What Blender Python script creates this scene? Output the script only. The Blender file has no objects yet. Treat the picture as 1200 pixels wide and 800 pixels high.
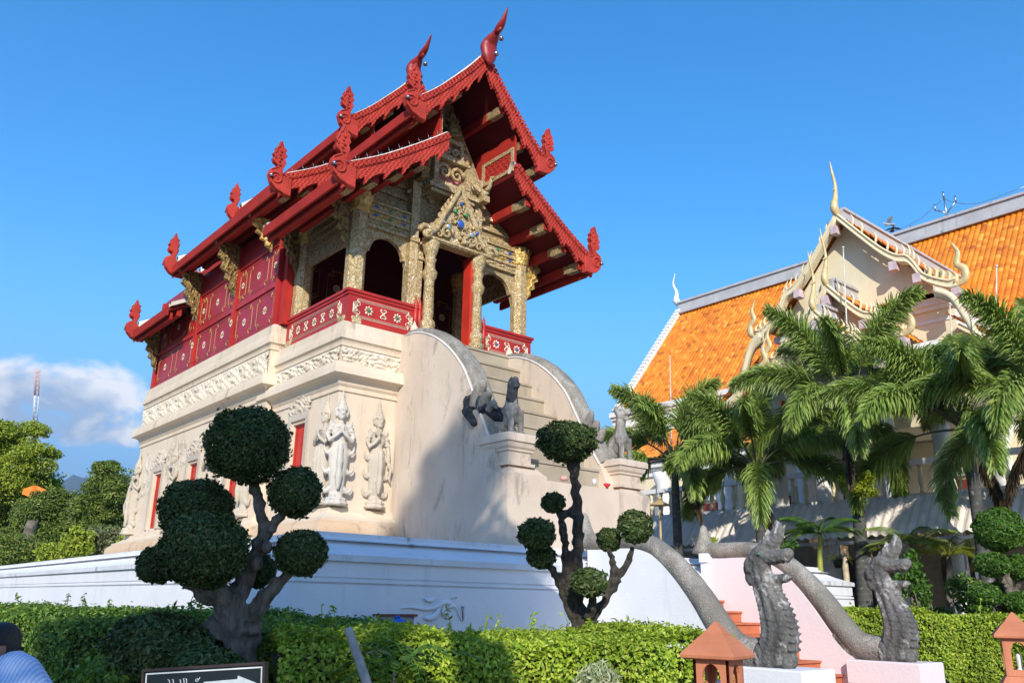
import bpy, math, random
import numpy as np
from mathutils import Vector, Matrix
random.seed(7); rng = np.random.default_rng(7)
S = bpy.context.scene; COL = S.collection; R = math.radians

# ---------------------------------------------------------------- camera
F = 983.6; EYE = np.array([0, 0, 1.65])
def cam_axes(yaw, pitch, roll):
    yaw, pitch, roll = R(yaw), R(pitch), R(roll)
    f = np.array([math.sin(yaw)*math.cos(pitch), math.cos(yaw)*math.cos(pitch), math.sin(pitch)])
    r = np.array([math.cos(yaw), -math.sin(yaw), 0]); u = np.cross(r, f)
    c, s = math.cos(roll), math.sin(roll)
    return np.array([c*r+s*u, -s*r+c*u, f])
CAM = cam_axes(40.095, 17.365, 0.944)
cd = bpy.data.cameras.new('camera'); cam = bpy.data.objects.new('camera', cd); COL.objects.link(cam)
cd.sensor_width = 36; cd.lens = F/1200*36; cd.clip_end = 20000; cd.clip_start = .05
mw = Matrix.Identity(4)
for i in range(3):
    mw[i][0], mw[i][1], mw[i][2], mw[i][3] = CAM[0][i], CAM[1][i], -CAM[2][i], EYE[i]
cam.matrix_world = mw; S.camera = cam
def ray(px, py): return (px-600)/F*CAM[0]-(py-400)/F*CAM[1]+CAM[2]
def P(px, py, **k):
    a, v = list(k.items())[0]; d = ray(px, py)
    t = v if a == 'd' else (v-EYE['xyz'.index(a)])/d['xyz'.index(a)]
    return EYE+t*d

# ---------------------------------------------------------------- sky, sun, exposure
SUN_EL, SUN_AZ = R(26), math.atan2(-.64, -.77)
W = bpy.data.worlds.new('World'); S.world = W; W.use_nodes = True
wt = W.node_tree; wn, wl = wt.nodes, wt.links
bg = wn['Background']; bg.inputs[1].default_value = .15
sky = wn.new('ShaderNodeTexSky'); sky.sky_type = 'NISHITA'; sky.sun_disc = False
sky.sun_elevation = SUN_EL; sky.sun_rotation = SUN_AZ % (2*math.pi)
sky.air_density = 1.0; sky.dust_density = .3; sky.ozone_density = 2.5
hsv = wn.new('ShaderNodeHueSaturation'); hsv.inputs['Saturation'].default_value = 1.38; hsv.inputs['Value'].default_value = 1.5
wl.new(sky.outputs[0], hsv.inputs['Color'])
hz = wn.new('ShaderNodeMix'); hz.data_type = 'RGBA'; wl.new(hsv.outputs[0], hz.inputs[6]); hz.inputs[7].default_value = (1.0, 2.35, 4.5, 1)
# cumulus bank low over the north-western horizon, by direction on the sky
geo = wn.new('ShaderNodeTexCoord')
sep = wn.new('ShaderNodeSeparateXYZ'); wl.new(geo.outputs['Generated'], sep.inputs[0])
def wm(op, a, b=None, c=None, clamp=False):
    n = wn.new('ShaderNodeMath'); n.operation = op; n.use_clamp = clamp
    for i, v in enumerate((a, b, c)):
        if v is None: continue
        if isinstance(v, (int, float)): n.inputs[i].default_value = v
        else: wl.new(v, n.inputs[i])
    return n.outputs[0]
az = wm('ARCTAN2', sep.outputs['X'], sep.outputs['Y'])
el = wm('ARCSINE', sep.outputs['Z'])
cmb = wn.new('ShaderNodeCombineXYZ'); wl.new(az, cmb.inputs[0]); wl.new(wm('MULTIPLY', el, 1.5), cmb.inputs[1])
cn = wn.new('ShaderNodeTexNoise'); cn.inputs['Scale'].default_value = 13; cn.inputs['Detail'].default_value = 9
cn.inputs['Roughness'].default_value = .55; cn.inputs['Distortion'].default_value = .25; wl.new(cmb.outputs[0], cn.inputs['Vector'])
cn2 = wn.new('ShaderNodeTexNoise'); cn2.inputs['Scale'].default_value = 5; cn2.inputs['Detail'].default_value = 4
mp2 = wn.new('ShaderNodeVectorMath'); mp2.operation = 'ADD'; mp2.inputs[1].default_value = (3.1, .04, .2)
wl.new(cmb.outputs[0], mp2.inputs[0]); wl.new(mp2.outputs[0], cn2.inputs['Vector'])
# bank envelope: elevation band, fading out towards the east
def wsm(v, a, b):
    n = wn.new('ShaderNodeMapRange'); n.interpolation_type = 'SMOOTHSTEP'; wl.new(v, n.inputs[0])
    n.inputs[1].default_value = a; n.inputs[2].default_value = b; return n.outputs[0]
env = wm('MULTIPLY', wm('MULTIPLY', wsm(el, .125, .165), wsm(el, .275, .20)), wsm(az, .36, .22))
dens = wsm(wm('ADD', wm('ADD', cn.outputs['Fac'], wm('MULTIPLY', cn2.outputs['Fac'], .35)), wm('MULTIPLY', env, .62)), 1.02, 1.24)
dens = wm('MULTIPLY', dens, wm('MULTIPLY', wsm(el, .085, .14), wsm(env, 0, .2)))
ccol = wn.new('ShaderNodeValToRGB')
wl.new(wm('ADD', wm('MULTIPLY', cn.outputs['Fac'], 1.0), wm('MULTIPLY', wm('SUBTRACT', el, .2), .9)), ccol.inputs[0])
ccol.color_ramp.elements[0].position = .95; ccol.color_ramp.elements[0].color = (2.3, 3.05, 4.3, 1)
ccol.color_ramp.elements[1].position = .60; ccol.color_ramp.elements[1].color = (5.9, 6.1, 6.4, 1)
ccol.color_ramp.elements[0].position = .38
mix = wn.new('ShaderNodeMix'); mix.data_type = 'RGBA'
wl.new(wm('MULTIPLY', wsm(el, .38, .08), .9), hz.inputs[0]); wl.new(dens, mix.inputs[0]); wl.new(hz.outputs[2], mix.inputs[6]); wl.new(ccol.outputs[0], mix.inputs[7])
wl.new(mix.outputs[2], bg.inputs[0])

sd = bpy.data.lights.new('sun', 'SUN'); sd.energy = 5.0; sd.angle = R(.53); sd.color = (1, .93, .82)
sun = bpy.data.objects.new('sun', sd); COL.objects.link(sun); sun.location = (-20, -24, 30)
SDIR = Vector((math.sin(SUN_AZ)*math.cos(SUN_EL), math.cos(SUN_AZ)*math.cos(SUN_EL), math.sin(SUN_EL)))
sun.rotation_euler = SDIR.to_track_quat('Z', 'Y').to_euler()
S.view_settings.view_transform = 'Standard'; S.view_settings.look = 'None'
S.view_settings.exposure = .31; S.view_settings.gamma = 1
S.render.engine = 'CYCLES'
S.cycles.max_bounces = 6; S.cycles.transparent_max_bounces = 6; S.cycles.use_denoising = True

# ---------------------------------------------------------------- mesh helpers
class MB:
    def __init__(s): s.V = []; s.n = 0; s.F = []
    def add(s, v, f, m=0, sm=False):
        v = np.asarray(v, float).reshape(-1, 3); o = s.n; s.V.append(v); s.n += len(v)
        if isinstance(f, np.ndarray): s.F.append((f+o, m, sm))
        else:
            by = {}
            for q in f: by.setdefault(len(q), []).append(q)
            for q in by.values(): s.F.append((np.array(q)+o, m, sm))
        return s
    def obox(s, c, ax, h, m=0):
        c = np.asarray(c, float); ax = np.asarray(ax, float)
        v = [c+sum(sg*hh*a for sg, hh, a in zip(k, h, ax)) for k in
             ((-1,-1,-1),(1,-1,-1),(1,1,-1),(-1,1,-1),(-1,-1,1),(1,-1,1),(1,1,1),(-1,1,1))]
        return s.add(v, [(0,3,2,1),(4,5,6,7),(0,1,5,4),(1,2,6,5),(2,3,7,6),(3,0,4,7)], m)
    def box(s, x0, x1, y0, y1, z0, z1, m=0):
        return s.obox(((x0+x1)/2,(y0+y1)/2,(z0+z1)/2), np.eye(3), ((x1-x0)/2,(y1-y0)/2,(z1-z0)/2), m)
    def prism(s, poly, o, u, v, n, t0, t1, m=0, bev=0):
        o, u, v, n = (np.asarray(q, float) for q in (o, u, v, n)); k = len(poly)
        pts = lambda pl, t: [o+a*u+b*v+t*n for a, b in pl]
        if bev:
            pl = np.array(poly); a = np.roll(pl, 1, 0)-pl; b = np.roll(pl, -1, 0)-pl
            la = np.linalg.norm(a, axis=1, keepdims=True)+1e-9; lb = np.linalg.norm(b, axis=1, keepdims=True)+1e-9
            e0 = -a/la; e1 = b/lb; ar = np.sum(pl[:,0]*np.roll(pl[:,1],-1)-np.roll(pl[:,0],-1)*pl[:,1])
            sg = 1 if ar > 0 else -1
            nn = np.stack([-(e0+e1)[:,1], (e0+e1)[:,0]], 1)*sg; nn /= np.linalg.norm(nn, axis=1, keepdims=True)+1e-9
            ins = pl+nn*bev; d = bev*(1 if t1 > t0 else -1)
            V = pts(ins, t0)+pts(poly, t0+d)+pts(poly, t1-d)+pts(ins, t1); rings = 4
        else:
            V = pts(poly, t0)+pts(poly, t1); rings = 2
        f = [tuple(range(k))[::-1], tuple(range((rings-1)*k, rings*k))]
        for r in range(rings-1):
            f += [(r*k+i, r*k+(i+1) % k, (r+1)*k+(i+1) % k, (r+1)*k+i) for i in range(k)]
        return s.add(V, f, m)
    def tube(s, pts, rad, n=8, m=0, sm=True, flat=None, up=None):
        pts = np.asarray(pts, float); k = len(pts)
        rad = np.full(k, rad, float) if np.isscalar(rad) else np.asarray(rad, float)
        tg = np.gradient(pts, axis=0); tg /= np.linalg.norm(tg, axis=1, keepdims=True)+1e-12
        a = np.asarray(up, float) if up is not None else (np.array([0,0,1.]) if abs(tg[0][2]) < .9 else np.array([1.,0,0]))
        V = []; th = np.linspace(0, 2*np.pi, n, endpoint=False)
        for i in range(k):
            b = np.cross(tg[i], a); b /= np.linalg.norm(b)+1e-12
            if up is None: a = np.cross(b, tg[i]); c = a
            else: c = np.cross(b, tg[i])
            fl = 1 if flat is None else flat
            V.append(pts[i]+rad[i]*(np.cos(th)[:,None]*b*fl+np.sin(th)[:,None]*c))
        f = [(i*n+j, i*n+(j+1) % n, (i+1)*n+(j+1) % n, (i+1)*n+j) for i in range(k-1) for j in range(n)]
        f += [tuple(range(n))[::-1], tuple(range((k-1)*n, k*n))]
        return s.add(np.concatenate(V), f, m, sm)
    def lathe(s, prof, c, n=16, m=0, sm=True, sx=1, sy=1, ph=0, wob=None):
        c = np.asarray(c, float); th = np.linspace(0, 2*np.pi, n, endpoint=False)+ph; V = []
        for r, z in prof:
            rr = r*(1+(wob[0]*np.cos(wob[1]*th) if wob else 0))
            V.append(np.stack([c[0]+rr*np.cos(th)*sx, c[1]+rr*np.sin(th)*sy, np.full(n, c[2]+z)], 1))
        k = len(prof)
        f = [(i*n+j, i*n+(j+1) % n, (i+1)*n+(j+1) % n, (i+1)*n+j) for i in range(k-1) for j in range(n)]
        f += [tuple(range(n))[::-1], tuple(range((k-1)*n, k*n))]
        return s.add(np.concatenate(V), f, m, sm)
    def ell(s, c, r, m=0, nu=14, nv=9, rot=None, jit=0):
        u = np.linspace(0, 2*np.pi, nu, endpoint=False); v = np.linspace(-np.pi/2, np.pi/2, nv+1)[1:-1]
        V = [[0,0,-1]]+[[math.cos(b)*math.cos(a), math.cos(b)*math.sin(a), math.sin(b)] for b in v for a in u]+[[0,0,1]]
        V = np.array(V)
        if jit: V = V*(1+jit*rng.normal(size=(len(V),1)))
        V = V*np.asarray(r, float)
        if rot is not None: V = V@np.array(Matrix(rot)).T
        V = V+np.asarray(c, float); k = nv-1
        f = [(0, 1+(j+1) % nu, 1+j) for j in range(nu)]
        f += [(1+i*nu+j, 1+i*nu+(j+1) % nu, 1+(i+1)*nu+(j+1) % nu, 1+(i+1)*nu+j) for i in range(k-1) for j in range(nu)]
        f += [(1+(k-1)*nu+j, 1+(k-1)*nu+(j+1) % nu, len(V)-1) for j in range(nu)]
        return s.add(V, f, m, True)
    def grid(s, Pts, m=0, sm=True, flip=False):
        Pts = np.asarray(Pts, float); a, b = Pts.shape[:2]; i = np.arange(a-1)[:,None]*b+np.arange(b-1)[None]
        q = np.stack([i, i+b, i+b+1, i+1], -1).reshape(-1, 4)
        return s.add(Pts.reshape(-1, 3), q[:, ::-1] if flip else q, m, sm)
    def ring(s, x0, x1, y0, y1, prof, m=0, cap=True, sm=False):
        V = []
        for d, z in prof: V += [(x0-d,y0-d,z),(x1+d,y0-d,z),(x1+d,y1+d,z),(x0-d,y1+d,z)]
        f = [(i*4+j, i*4+(j+1) % 4, (i+1)*4+(j+1) % 4, (i+1)*4+j) for i in range(len(prof)-1) for j in range(4)]
        if cap: f += [(3,2,1,0), tuple(range(len(V)-4, len(V)))]
        return s.add(V, f, m, sm)
    def build(s, name, mats, parent=None, local=False, col=True):
        V = np.concatenate(s.V)
        if parent is not None and not local:
            r = parent
            while r.parent: r = r.parent
            V = V-np.array(r.location)
        me = bpy.data.meshes.new(name)
        if not isinstance(mats, (list, tuple)): mats = [mats]
        for q in mats: me.materials.append(q)
        li = np.concatenate([f.ravel() for f, _, _ in s.F]); lt = np.concatenate([np.full(len(f), f.shape[1]) for f, _, _ in s.F])
        mi = np.concatenate([np.full(len(f), q) for f, q, _ in s.F]); sm = np.concatenate([np.full(len(f), q) for f, _, q in s.F])
        me.vertices.add(len(V)); me.vertices.foreach_set('co', V.ravel())
        me.loops.add(len(li)); me.loops.foreach_set('vertex_index', li.astype(np.int32))
        me.polygons.add(len(lt)); me.polygons.foreach_set('loop_start', (np.cumsum(lt)-lt).astype(np.int32))
        me.polygons.foreach_set('material_index', mi.astype(np.int32)); me.polygons.foreach_set('use_smooth', sm.astype(bool))
        me.update(calc_edges=True); me.validate()
        o = bpy.data.objects.new(name, me); COL.objects.link(o)
        if parent is not None: o.parent = parent
        return o
def tag(o, label=None, cat=None, group=None, kind=None):
    for k, v in (('label',label),('category',cat),('group',group),('kind',kind)):
        if v: o[k] = v
    return o
def thing(name, label, cat, loc=(0,0,0), rotz=0, group=None):
    o = bpy.data.objects.new(name, None); COL.objects.link(o); o.location = tuple(float(q) for q in loc); o.rotation_euler = (0,0,rotz)
    o.empty_display_size = .2
    return tag(o, label, cat, group)
def remesh(o, voxel, smooth=4, disp=None):
    m = o.modifiers.new('r', 'REMESH'); m.mode = 'VOXEL'; m.voxel_size = voxel; m.use_smooth_shade = True
    if smooth:
        m = o.modifiers.new('s', 'SMOOTH'); m.iterations = smooth; m.factor = .5
    dg = bpy.context.evaluated_depsgraph_get(); dg.update()
    me = bpy.data.meshes.new_from_object(o.evaluated_get(dg)); mats = list(o.data.materials)
    o.modifiers.clear(); old = o.data; o.data = me; me.name = o.name
    me.materials.clear()
    for q in mats: me.materials.append(q)
    me.polygons.foreach_set('use_smooth', np.ones(len(me.polygons), bool)); me.polygons.foreach_set('material_index', np.zeros(len(me.polygons), np.int32))
    bpy.data.meshes.remove(old); return o
def copy_tree(o, parent=None):
    c = o.copy(); COL.objects.link(c); c.parent = parent
    for ch in list(o.children): copy_tree(ch, c)
    return c
X3, Y3, Z3 = np.eye(3)
def arc(pts, n):        # Catmull-Rom resample of a polyline
    pts = np.asarray(pts, float); p = np.vstack([2*pts[0]-pts[1], pts, 2*pts[-1]-pts[-2]]); out = []
    k = len(pts)-1
    for t in np.linspace(0, k-1e-9, n):
        i = int(t); f = t-i; a, b, c, d = p[i], p[i+1], p[i+2], p[i+3]
        out.append(.5*(2*b+(c-a)*f+(2*a-5*b+4*c-d)*f*f+(3*b-a-3*c+d)*f**3))
    return np.array(out)

# ---------------------------------------------------------------- materials
class NT:
    def __init__(s, name):
        s.m = bpy.data.materials.new(name); s.m.use_nodes = True; s.t = s.m.node_tree
        s.b = s.t.nodes['Principled BSDF']; s.out = s.t.nodes['Material Output']; s.tc = None
    def n(s, typ, **k):
        q = s.t.nodes.new('ShaderNode'+typ)
        for a, v in k.items(): setattr(q, a, v)
        return q
    def l(s, a, b): s.t.links.new(a, b)
    def obj(s, scale=(1,1,1)):
        if s.tc is None: s.tc = s.n('TexCoord').outputs['Object']
        if scale == (1,1,1): return s.tc
        m = s.n('Mapping'); m.inputs['Scale'].default_value = scale; s.l(s.tc, m.inputs[0]); return m.outputs[0]
    def noise(s, scale, detail=4, rough=.55, stretch=(1,1,1), dist=0):
        q = s.n('TexNoise'); q.inputs['Scale'].default_value = scale; q.inputs['Detail'].default_value = detail
        q.inputs['Roughness'].default_value = rough; q.inputs['Distortion'].default_value = dist
        s.l(s.obj(stretch), q.inputs['Vector']); return q.outputs['Fac']
    def voro(s, scale, feature='F1', out='Distance', stretch=(1,1,1)):
        q = s.n('TexVoronoi', feature=feature); q.inputs['Scale'].default_value = scale
        s.l(s.obj(stretch), q.inputs['Vector']); return q.outputs[out]
    def rng(s, v, a, b, c=0, d=1):
        q = s.n('MapRange'); s.l(v, q.inputs[0])
        for i, x in enumerate((a,b,c,d)): q.inputs[i+1].default_value = x
        return q.outputs[0]
    def math(s, op, a, b=0):
        q = s.n('Math', operation=op)
        for i, x in enumerate((a, b)):
            if isinstance(x, (int, float)): q.inputs[i].default_value = x
            else: s.l(x, q.inputs[i])
        return q.outputs[0]
    def mix(s, f, a, b, bt='MIX'):
        q = s.n('Mix', data_type='RGBA', blend_type=bt)
        for i, x in ((0,f),(6,a),(7,b)):
            if isinstance(x, (int, float)): q.inputs[i].default_value = x
            elif isinstance(x, tuple): q.inputs[i].default_value = x+((1,) if len(x) == 3 else ())
            else: s.l(x, q.inputs[i])
        return q.outputs[2]
    def ramp(s, v, stops):
        q = s.n('ValToRGB'); s.l(v, q.inputs[0]); e = q.color_ramp.elements
        while len(e) < len(stops): e.new(.5)
        for k, (p, c) in zip(e, stops): k.position = p; k.color = tuple(c)+(1,)
        return q.outputs[0]
    def bump(s, h, strength=.4, dist=.02, nrm=None):
        q = s.n('Bump'); q.inputs['Strength'].default_value = strength; q.inputs['Distance'].default_value = dist
        s.l(h, q.inputs['Height'])
        if nrm is not None: s.l(nrm, q.inputs['Normal'])
        return q.outputs[0]
    def done(s, col=None, rough=.6, metal=0, nrm=None, spec=None):
        for k, v in (('Base Color',col),('Roughness',rough),('Metallic',metal),('Normal',nrm),('Specular IOR Level',spec)):
            if v is None: continue
            if isinstance(v, tuple): s.b.inputs[k].default_value = v+(1,)
            elif isinstance(v, (int, float)): s.b.inputs[k].default_value = v
            else: s.l(v, s.b.inputs[k])
        return s.m
def plaster(name, c1, c2, dirt, dirt_amt=.5, streak=.5, rough=.85, patch=None, bump=.25):
    t = NT(name)
    c = t.mix(t.rng(t.noise(1.3, 6), .35, .65), c1, c2)
    st = t.rng(t.noise(1.0, 5, .6, (5, 5, .35)), .54, .72)            # rain streaks running down
    bl = t.rng(t.noise(.7, 5, .6), .45, .65)
    c = t.mix(t.math('MULTIPLY', t.math('MULTIPLY', st, bl), streak), c, dirt)
    sp = t.rng(t.noise(9, 7, .7), .62, .75)
    c = t.mix(t.math('MULTIPLY', sp, dirt_amt), c, dirt)
    if patch:
        pt = t.math('MULTIPLY', t.rng(t.noise(2.1, 9, .70, (1.3,1.3,.5), .5), .575, .655), patch[1]); c = t.mix(pt, c, patch[0])
    h = t.math('ADD', t.noise(28, 5, .6), t.math('MULTIPLY', t.noise(4, 4), .9))
    return t.done(c, rough, nrm=t.bump(h, bump, .02))
def simple(name, c, rough=.6, metal=0, var=.25, scale=6, bump=.15, bscale=30):
    t = NT(name); d = tuple(q*(1-var) for q in c); e = tuple(min(1, q*(1+var*.6)) for q in c)
    return t.done(t.mix(t.rng(t.noise(scale, 5), .3, .7), d, e), rough, metal, t.bump(t.noise(bscale, 4), bump, .01))
M = {}
M['cream'] = plaster('cream_plaster', (.71,.595,.455), (.64,.52,.385), (.25,.175,.105), .3, .75, patch=((.36,.27,.18), .4))
M['stair_plaster'] = plaster('old_stair_plaster', (.64,.53,.42), (.57,.46,.355), (.15,.13,.11), .42, .85, patch=((.17,.15,.13), .5))
M['white'] = plaster('white_limewash', (.78,.78,.80), (.72,.725,.75), (.27,.26,.265), .16, .36)
M['white_edge'] = plaster('mouldy_white_edge', (.72,.72,.74), (.60,.61,.63), (.10,.10,.10), .5, .95)
M['pink'] = plaster('pinkish_limewash', (.76,.66,.67), (.74,.63,.64), (.45,.36,.35), .10, .15)
M['stucco'] = plaster('carved_stucco', (.54,.47,.38), (.45,.385,.305), (.22,.18,.14), .55, .6, bump=.5)
M['step'] = plaster('worn_step_stone', (.42,.355,.26), (.32,.265,.19), (.09,.08,.065), .6, .9)
M['floor'] = simple('porch_floor', (.30,.12,.07), .6)
def red_mat(name, c, kind):
    t = NT(name); col = t.mix(t.rng(t.noise(2.5, 6), .3, .7), tuple(q*.78 for q in c), tuple(q*1.15 for q in c))
    col = t.mix(t.math('MULTIPLY', t.rng(t.noise(14, 6, .7), .6, .75), .35), col, (c[0]*.45, c[1]*.6, c[2]*.6))
    if kind == 'scales':
        sx = t.n('SeparateXYZ'); t.l(t.obj(), sx.inputs[0])
        p = t.math('ADD', t.math('MULTIPLY', sx.outputs[0], 62), t.math('MULTIPLY', sx.outputs[2], 20)); q = t.math('ADD', t.math('MULTIPLY', sx.outputs[0], -14), t.math('MULTIPLY', sx.outputs[2], 66))
        h = t.math('MULTIPLY', t.math('SINE', t.math('ADD', p, t.math('MULTIPLY', t.math('SINE', q), .8))), t.math('SINE', q))
        col = t.mix(t.math('MULTIPLY', t.rng(h, -.2, -.8), .42), col, tuple(q*.4 for q in c))
        return t.done(col, .68, spec=.1, nrm=t.bump(t.math('ADD', h, t.math('MULTIPLY', t.noise(30, 4), .5)), .55, .022))
    if kind == 'carved':
        h = t.math('ADD', t.voro(30), t.noise(14, 4)); return t.done(col, .68, spec=.12, nrm=t.bump(h, .45, .02))
    return t.done(col, .42 if kind == 'lacquer' else .75, spec=.4 if kind == 'lacquer' else .2, nrm=t.bump(t.noise(40, 4), .12, .01))
M['red'] = red_mat('red_lacquer', (.42,.026,.018), 'lacquer')
M['red_wall'] = red_mat('red_panel_wall', (.36,.020,.030), 'lacquer')
M['red_scale'] = red_mat('red_carved_scales', (.47,.052,.036), 'scales')
M['red_carved'] = red_mat('red_carved_wood', (.45,.050,.036), 'carved')
M['red_horn'] = red_mat('red_glossy_horn', (.27,.020,.020), 'lacquer')
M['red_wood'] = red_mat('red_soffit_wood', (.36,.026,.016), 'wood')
M['shutter'] = red_mat('red_shutter', (.52,.035,.018), 'lacquer')
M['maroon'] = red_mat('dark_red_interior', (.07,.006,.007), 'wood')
M['red_soffit'] = red_mat('dark_red_soffit', (.12,.009,.008), 'wood')  # darker copy of the purlin red; shade under the eaves put into colour
M['frieze'] = plaster('pale_stucco_frieze', (.70,.62,.50), (.62,.54,.42), (.28,.22,.16), .5, .4, bump=.5)
def gold_mosaic(name, a, b, c, scale, metal=.55):
    t = NT(name); v = t.n('TexVoronoi', feature='F1'); v.inputs['Scale'].default_value = scale; t.l(t.obj(), v.inputs['Vector'])
    sepc = t.n('SeparateColor'); t.l(v.outputs['Color'], sepc.inputs[0])
    col = t.ramp(sepc.outputs[0], [(0, tuple(q*.45 for q in a)), (.3, a), (.62, b), (.86, c), (1, tuple(q*.7 for q in c))])
    ed = t.voro(scale, 'DISTANCE_TO_EDGE'); col = t.mix(t.rng(ed, 0, .07), (.10,.065,.03), col)
    big = t.noise(scale*.14, 4); col = t.mix(t.rng(big, .5, .72), col, tuple(q*.6 for q in a))
    h = t.math('ADD', t.rng(ed, 0, .22), t.math('MULTIPLY', t.noise(scale*.35, 4, .6, dist=1.2), 1.4))
    return t.done(col, t.rng(sepc.outputs[1], 0, 1, .18, .5), t.rng(sepc.outputs[2], 0, 1, metal*.3, metal), t.bump(h, .5, .02))
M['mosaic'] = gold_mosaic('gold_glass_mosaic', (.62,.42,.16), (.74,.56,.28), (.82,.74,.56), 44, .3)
M['mosaic_dark'] = gold_mosaic('dark_gold_mosaic', (.46,.31,.12), (.56,.41,.20), (.62,.54,.38), 40, .3)  # darker copy of the gold mosaic
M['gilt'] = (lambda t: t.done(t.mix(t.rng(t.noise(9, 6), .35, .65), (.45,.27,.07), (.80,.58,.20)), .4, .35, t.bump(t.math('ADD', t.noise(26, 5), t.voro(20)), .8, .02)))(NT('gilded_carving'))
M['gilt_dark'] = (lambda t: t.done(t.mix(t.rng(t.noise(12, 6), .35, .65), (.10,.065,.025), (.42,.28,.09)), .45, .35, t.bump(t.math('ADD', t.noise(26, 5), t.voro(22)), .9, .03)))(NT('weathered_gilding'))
M['blue_glass'] = simple('blue_glass_inlay', (.03,.10,.42), .12, 0, .2, 20, .05)
M['green_glass'] = simple('green_glass_inlay', (.02,.25,.10), .15, 0, .2, 20, .05)
M['mirror_glass'] = simple('pale_glass_inlay', (.45,.55,.55), .1, .6, .2, 20, .05)
M['inlay'] = simple('white_gold_inlay', (.74,.68,.52), .4, .1, .2, 30, .1)
M['inlay_gold'] = simple('gold_inlay', (.55,.38,.13), .4, .5, .3, 30, .1)
M['rooftile'] = (lambda t: t.done(t.mix(t.rng(t.noise(5, 6), .3, .7), (.13,.085,.055), (.30,.20,.12)), .8, 0, t.bump(t.math('ADD', t.voro(9), t.noise(20, 4)), .6, .03)))(NT('old_wood_roof_tiles'))
M['verge'] = plaster('white_verge_plaster', (.70,.68,.62), (.56,.52,.46), (.20,.17,.13), .5, .5)
M['metal'] = simple('grey_metal', (.45,.46,.47), .35, .9, .2)
M['bell'] = simple('tarnished_bell', (.35,.35,.36), .35, .9, .4)
# ================================================================= setting
def earth():
    t = NT('garden_earth')
    c = t.mix(t.rng(t.noise(.6, 6), .35, .65), (.07,.055,.035), (.06,.085,.03))
    return t.done(c, .95, nrm=t.bump(t.noise(12, 6), .5, .05))
M['earth'] = earth()
b = MB(); b.box(-9000, 9000, -9000, 9000, -1, 0); tag(b.build('ground', M['earth']), kind='structure')
pv = NT('path_paving'); br = pv.n('TexBrick'); br.inputs['Scale'].default_value = 2.2; pv.l(pv.obj(), br.inputs['Vector'])
br.inputs['Color1'].default_value = (.30,.27,.24,1); br.inputs['Color2'].default_value = (.25,.22,.20,1); br.inputs['Mortar'].default_value = (.14,.12,.10,1); br.inputs['Mortar Size'].default_value = .012
M['paving'] = pv.done(br.outputs['Color'], .85, nrm=pv.bump(pv.noise(20,4), .2, .01))
b = MB(); b.box(-12, 30, -14, 4.3, -.02, .005); b.box(9.9, 12.3, 4.3, 6.2, -.02, .005); tag(b.build('path', M['paving']), kind='structure')
M['hill'] = simple('forested_hill', (.05,.085,.075), .95, 0, .25, .02, .3, .05)  # distance haze partly put into the forest green as a blue tint
def hills():
    r_ = ray(84, 547); PK = math.atan2(r_[0], r_[1]); HP = 3200*r_[2]/math.hypot(r_[0], r_[1])
    b = MB(); az = np.linspace(R(-12), R(32), 90); Pt = []
    for k, (dd, hh) in enumerate(((2300, 0), (2700, .45), (3200, 1), (3800, .35), (4300, 0))):
        row = []
        for i, a in enumerate(az):
            h = 300+260*math.exp(-((a-PK)/R(10))**2)+16*math.sin(a*47+1.0)+10*math.sin(a*23)+8*math.sin(a*171)
            row.append((dd*math.sin(a), dd*math.cos(a), -6+hh*h*HP/575+(0 if k in (0, 4) else 9*rng.normal())))
        Pt.append(row)
    b.grid(Pt, flip=False); tag(b.build('hills', M['hill']), kind='structure')
hills()

# ================================================================= white terrace (plinth)
XP, YP = 4.651, 9.414
plinth = thing('stone_terrace', 'broad white moulded terrace carrying the red-roofed library', 'terrace', (11, 20, 0))
prof = [(0,0),(0,1.846),(-.035,1.85),(-.035,1.868),(0,1.872),(0,1.905),(-.035,1.909),(-.035,1.928),(-.012,1.932),(-.012,2.12),(.012,2.125),(.012,2.20)]
prof2 = [(.012,2.20),(-.10,2.235),(-.24,2.29),(-.36,2.355),(-.45,2.42)]
b = MB(); b.ring(XP, 17.45, YP, 40, prof+prof2+[(-.45,2.44)], 0); b.build('wall', M['white'], plinth)
b = MB(); b.ring(XP, 17.45, YP, 40, [(-.30,2.39),(-.478,2.42),(-.478,2.50),(-.52,2.503)], 0)
b.ring(XP, 17.45, YP, 40, [(.0,2.118),(.03,2.122),(.03,2.196),(.0,2.204)], 0); b.build('coping', M['white_edge'], plinth)
# stucco cloud scroll on the front face
b = MB()
def on_front(L): return [P(px, py, y=YP-.012) for px, py in L]
for L, r0, r1 in (([(470,712.5),(482,711),(494,713),(506,712.5),(514,709),(520,706),(526,706),(531,710)], .012, .05),
                  ([(497,723),(504,724),(510,720),(514,713),(519,707)], .05, .03), ([(497,700.5),(501,703),(506,703),(509,700)], .02, .035),
                  ([(520,709),(519,716),(523,722),(528,723)], .03, .035), ([(525,712),(529,709.5),(534,710.5)], .03, .03),
                  ([(529,701),(533,698),(535,700)], .02, .03), ([(535,712),(538,720),(542,727),(546,718)], .008, .01)):
    q = arc(on_front(L), 14); b.tube(q, np.linspace(r0, r1, 14)*np.sin(np.linspace(.5, 2.75, 14)), 8, flat=1)
b.build('stucco_scroll', M['white'], plinth)
b = MB(); q = [P(542.5, y, y=YP-.02) for y in (710,716,727)]; b.tube(q, [.022,.012,.006], 6); b.build('drain_spout', M['bell'], plinth)

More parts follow.
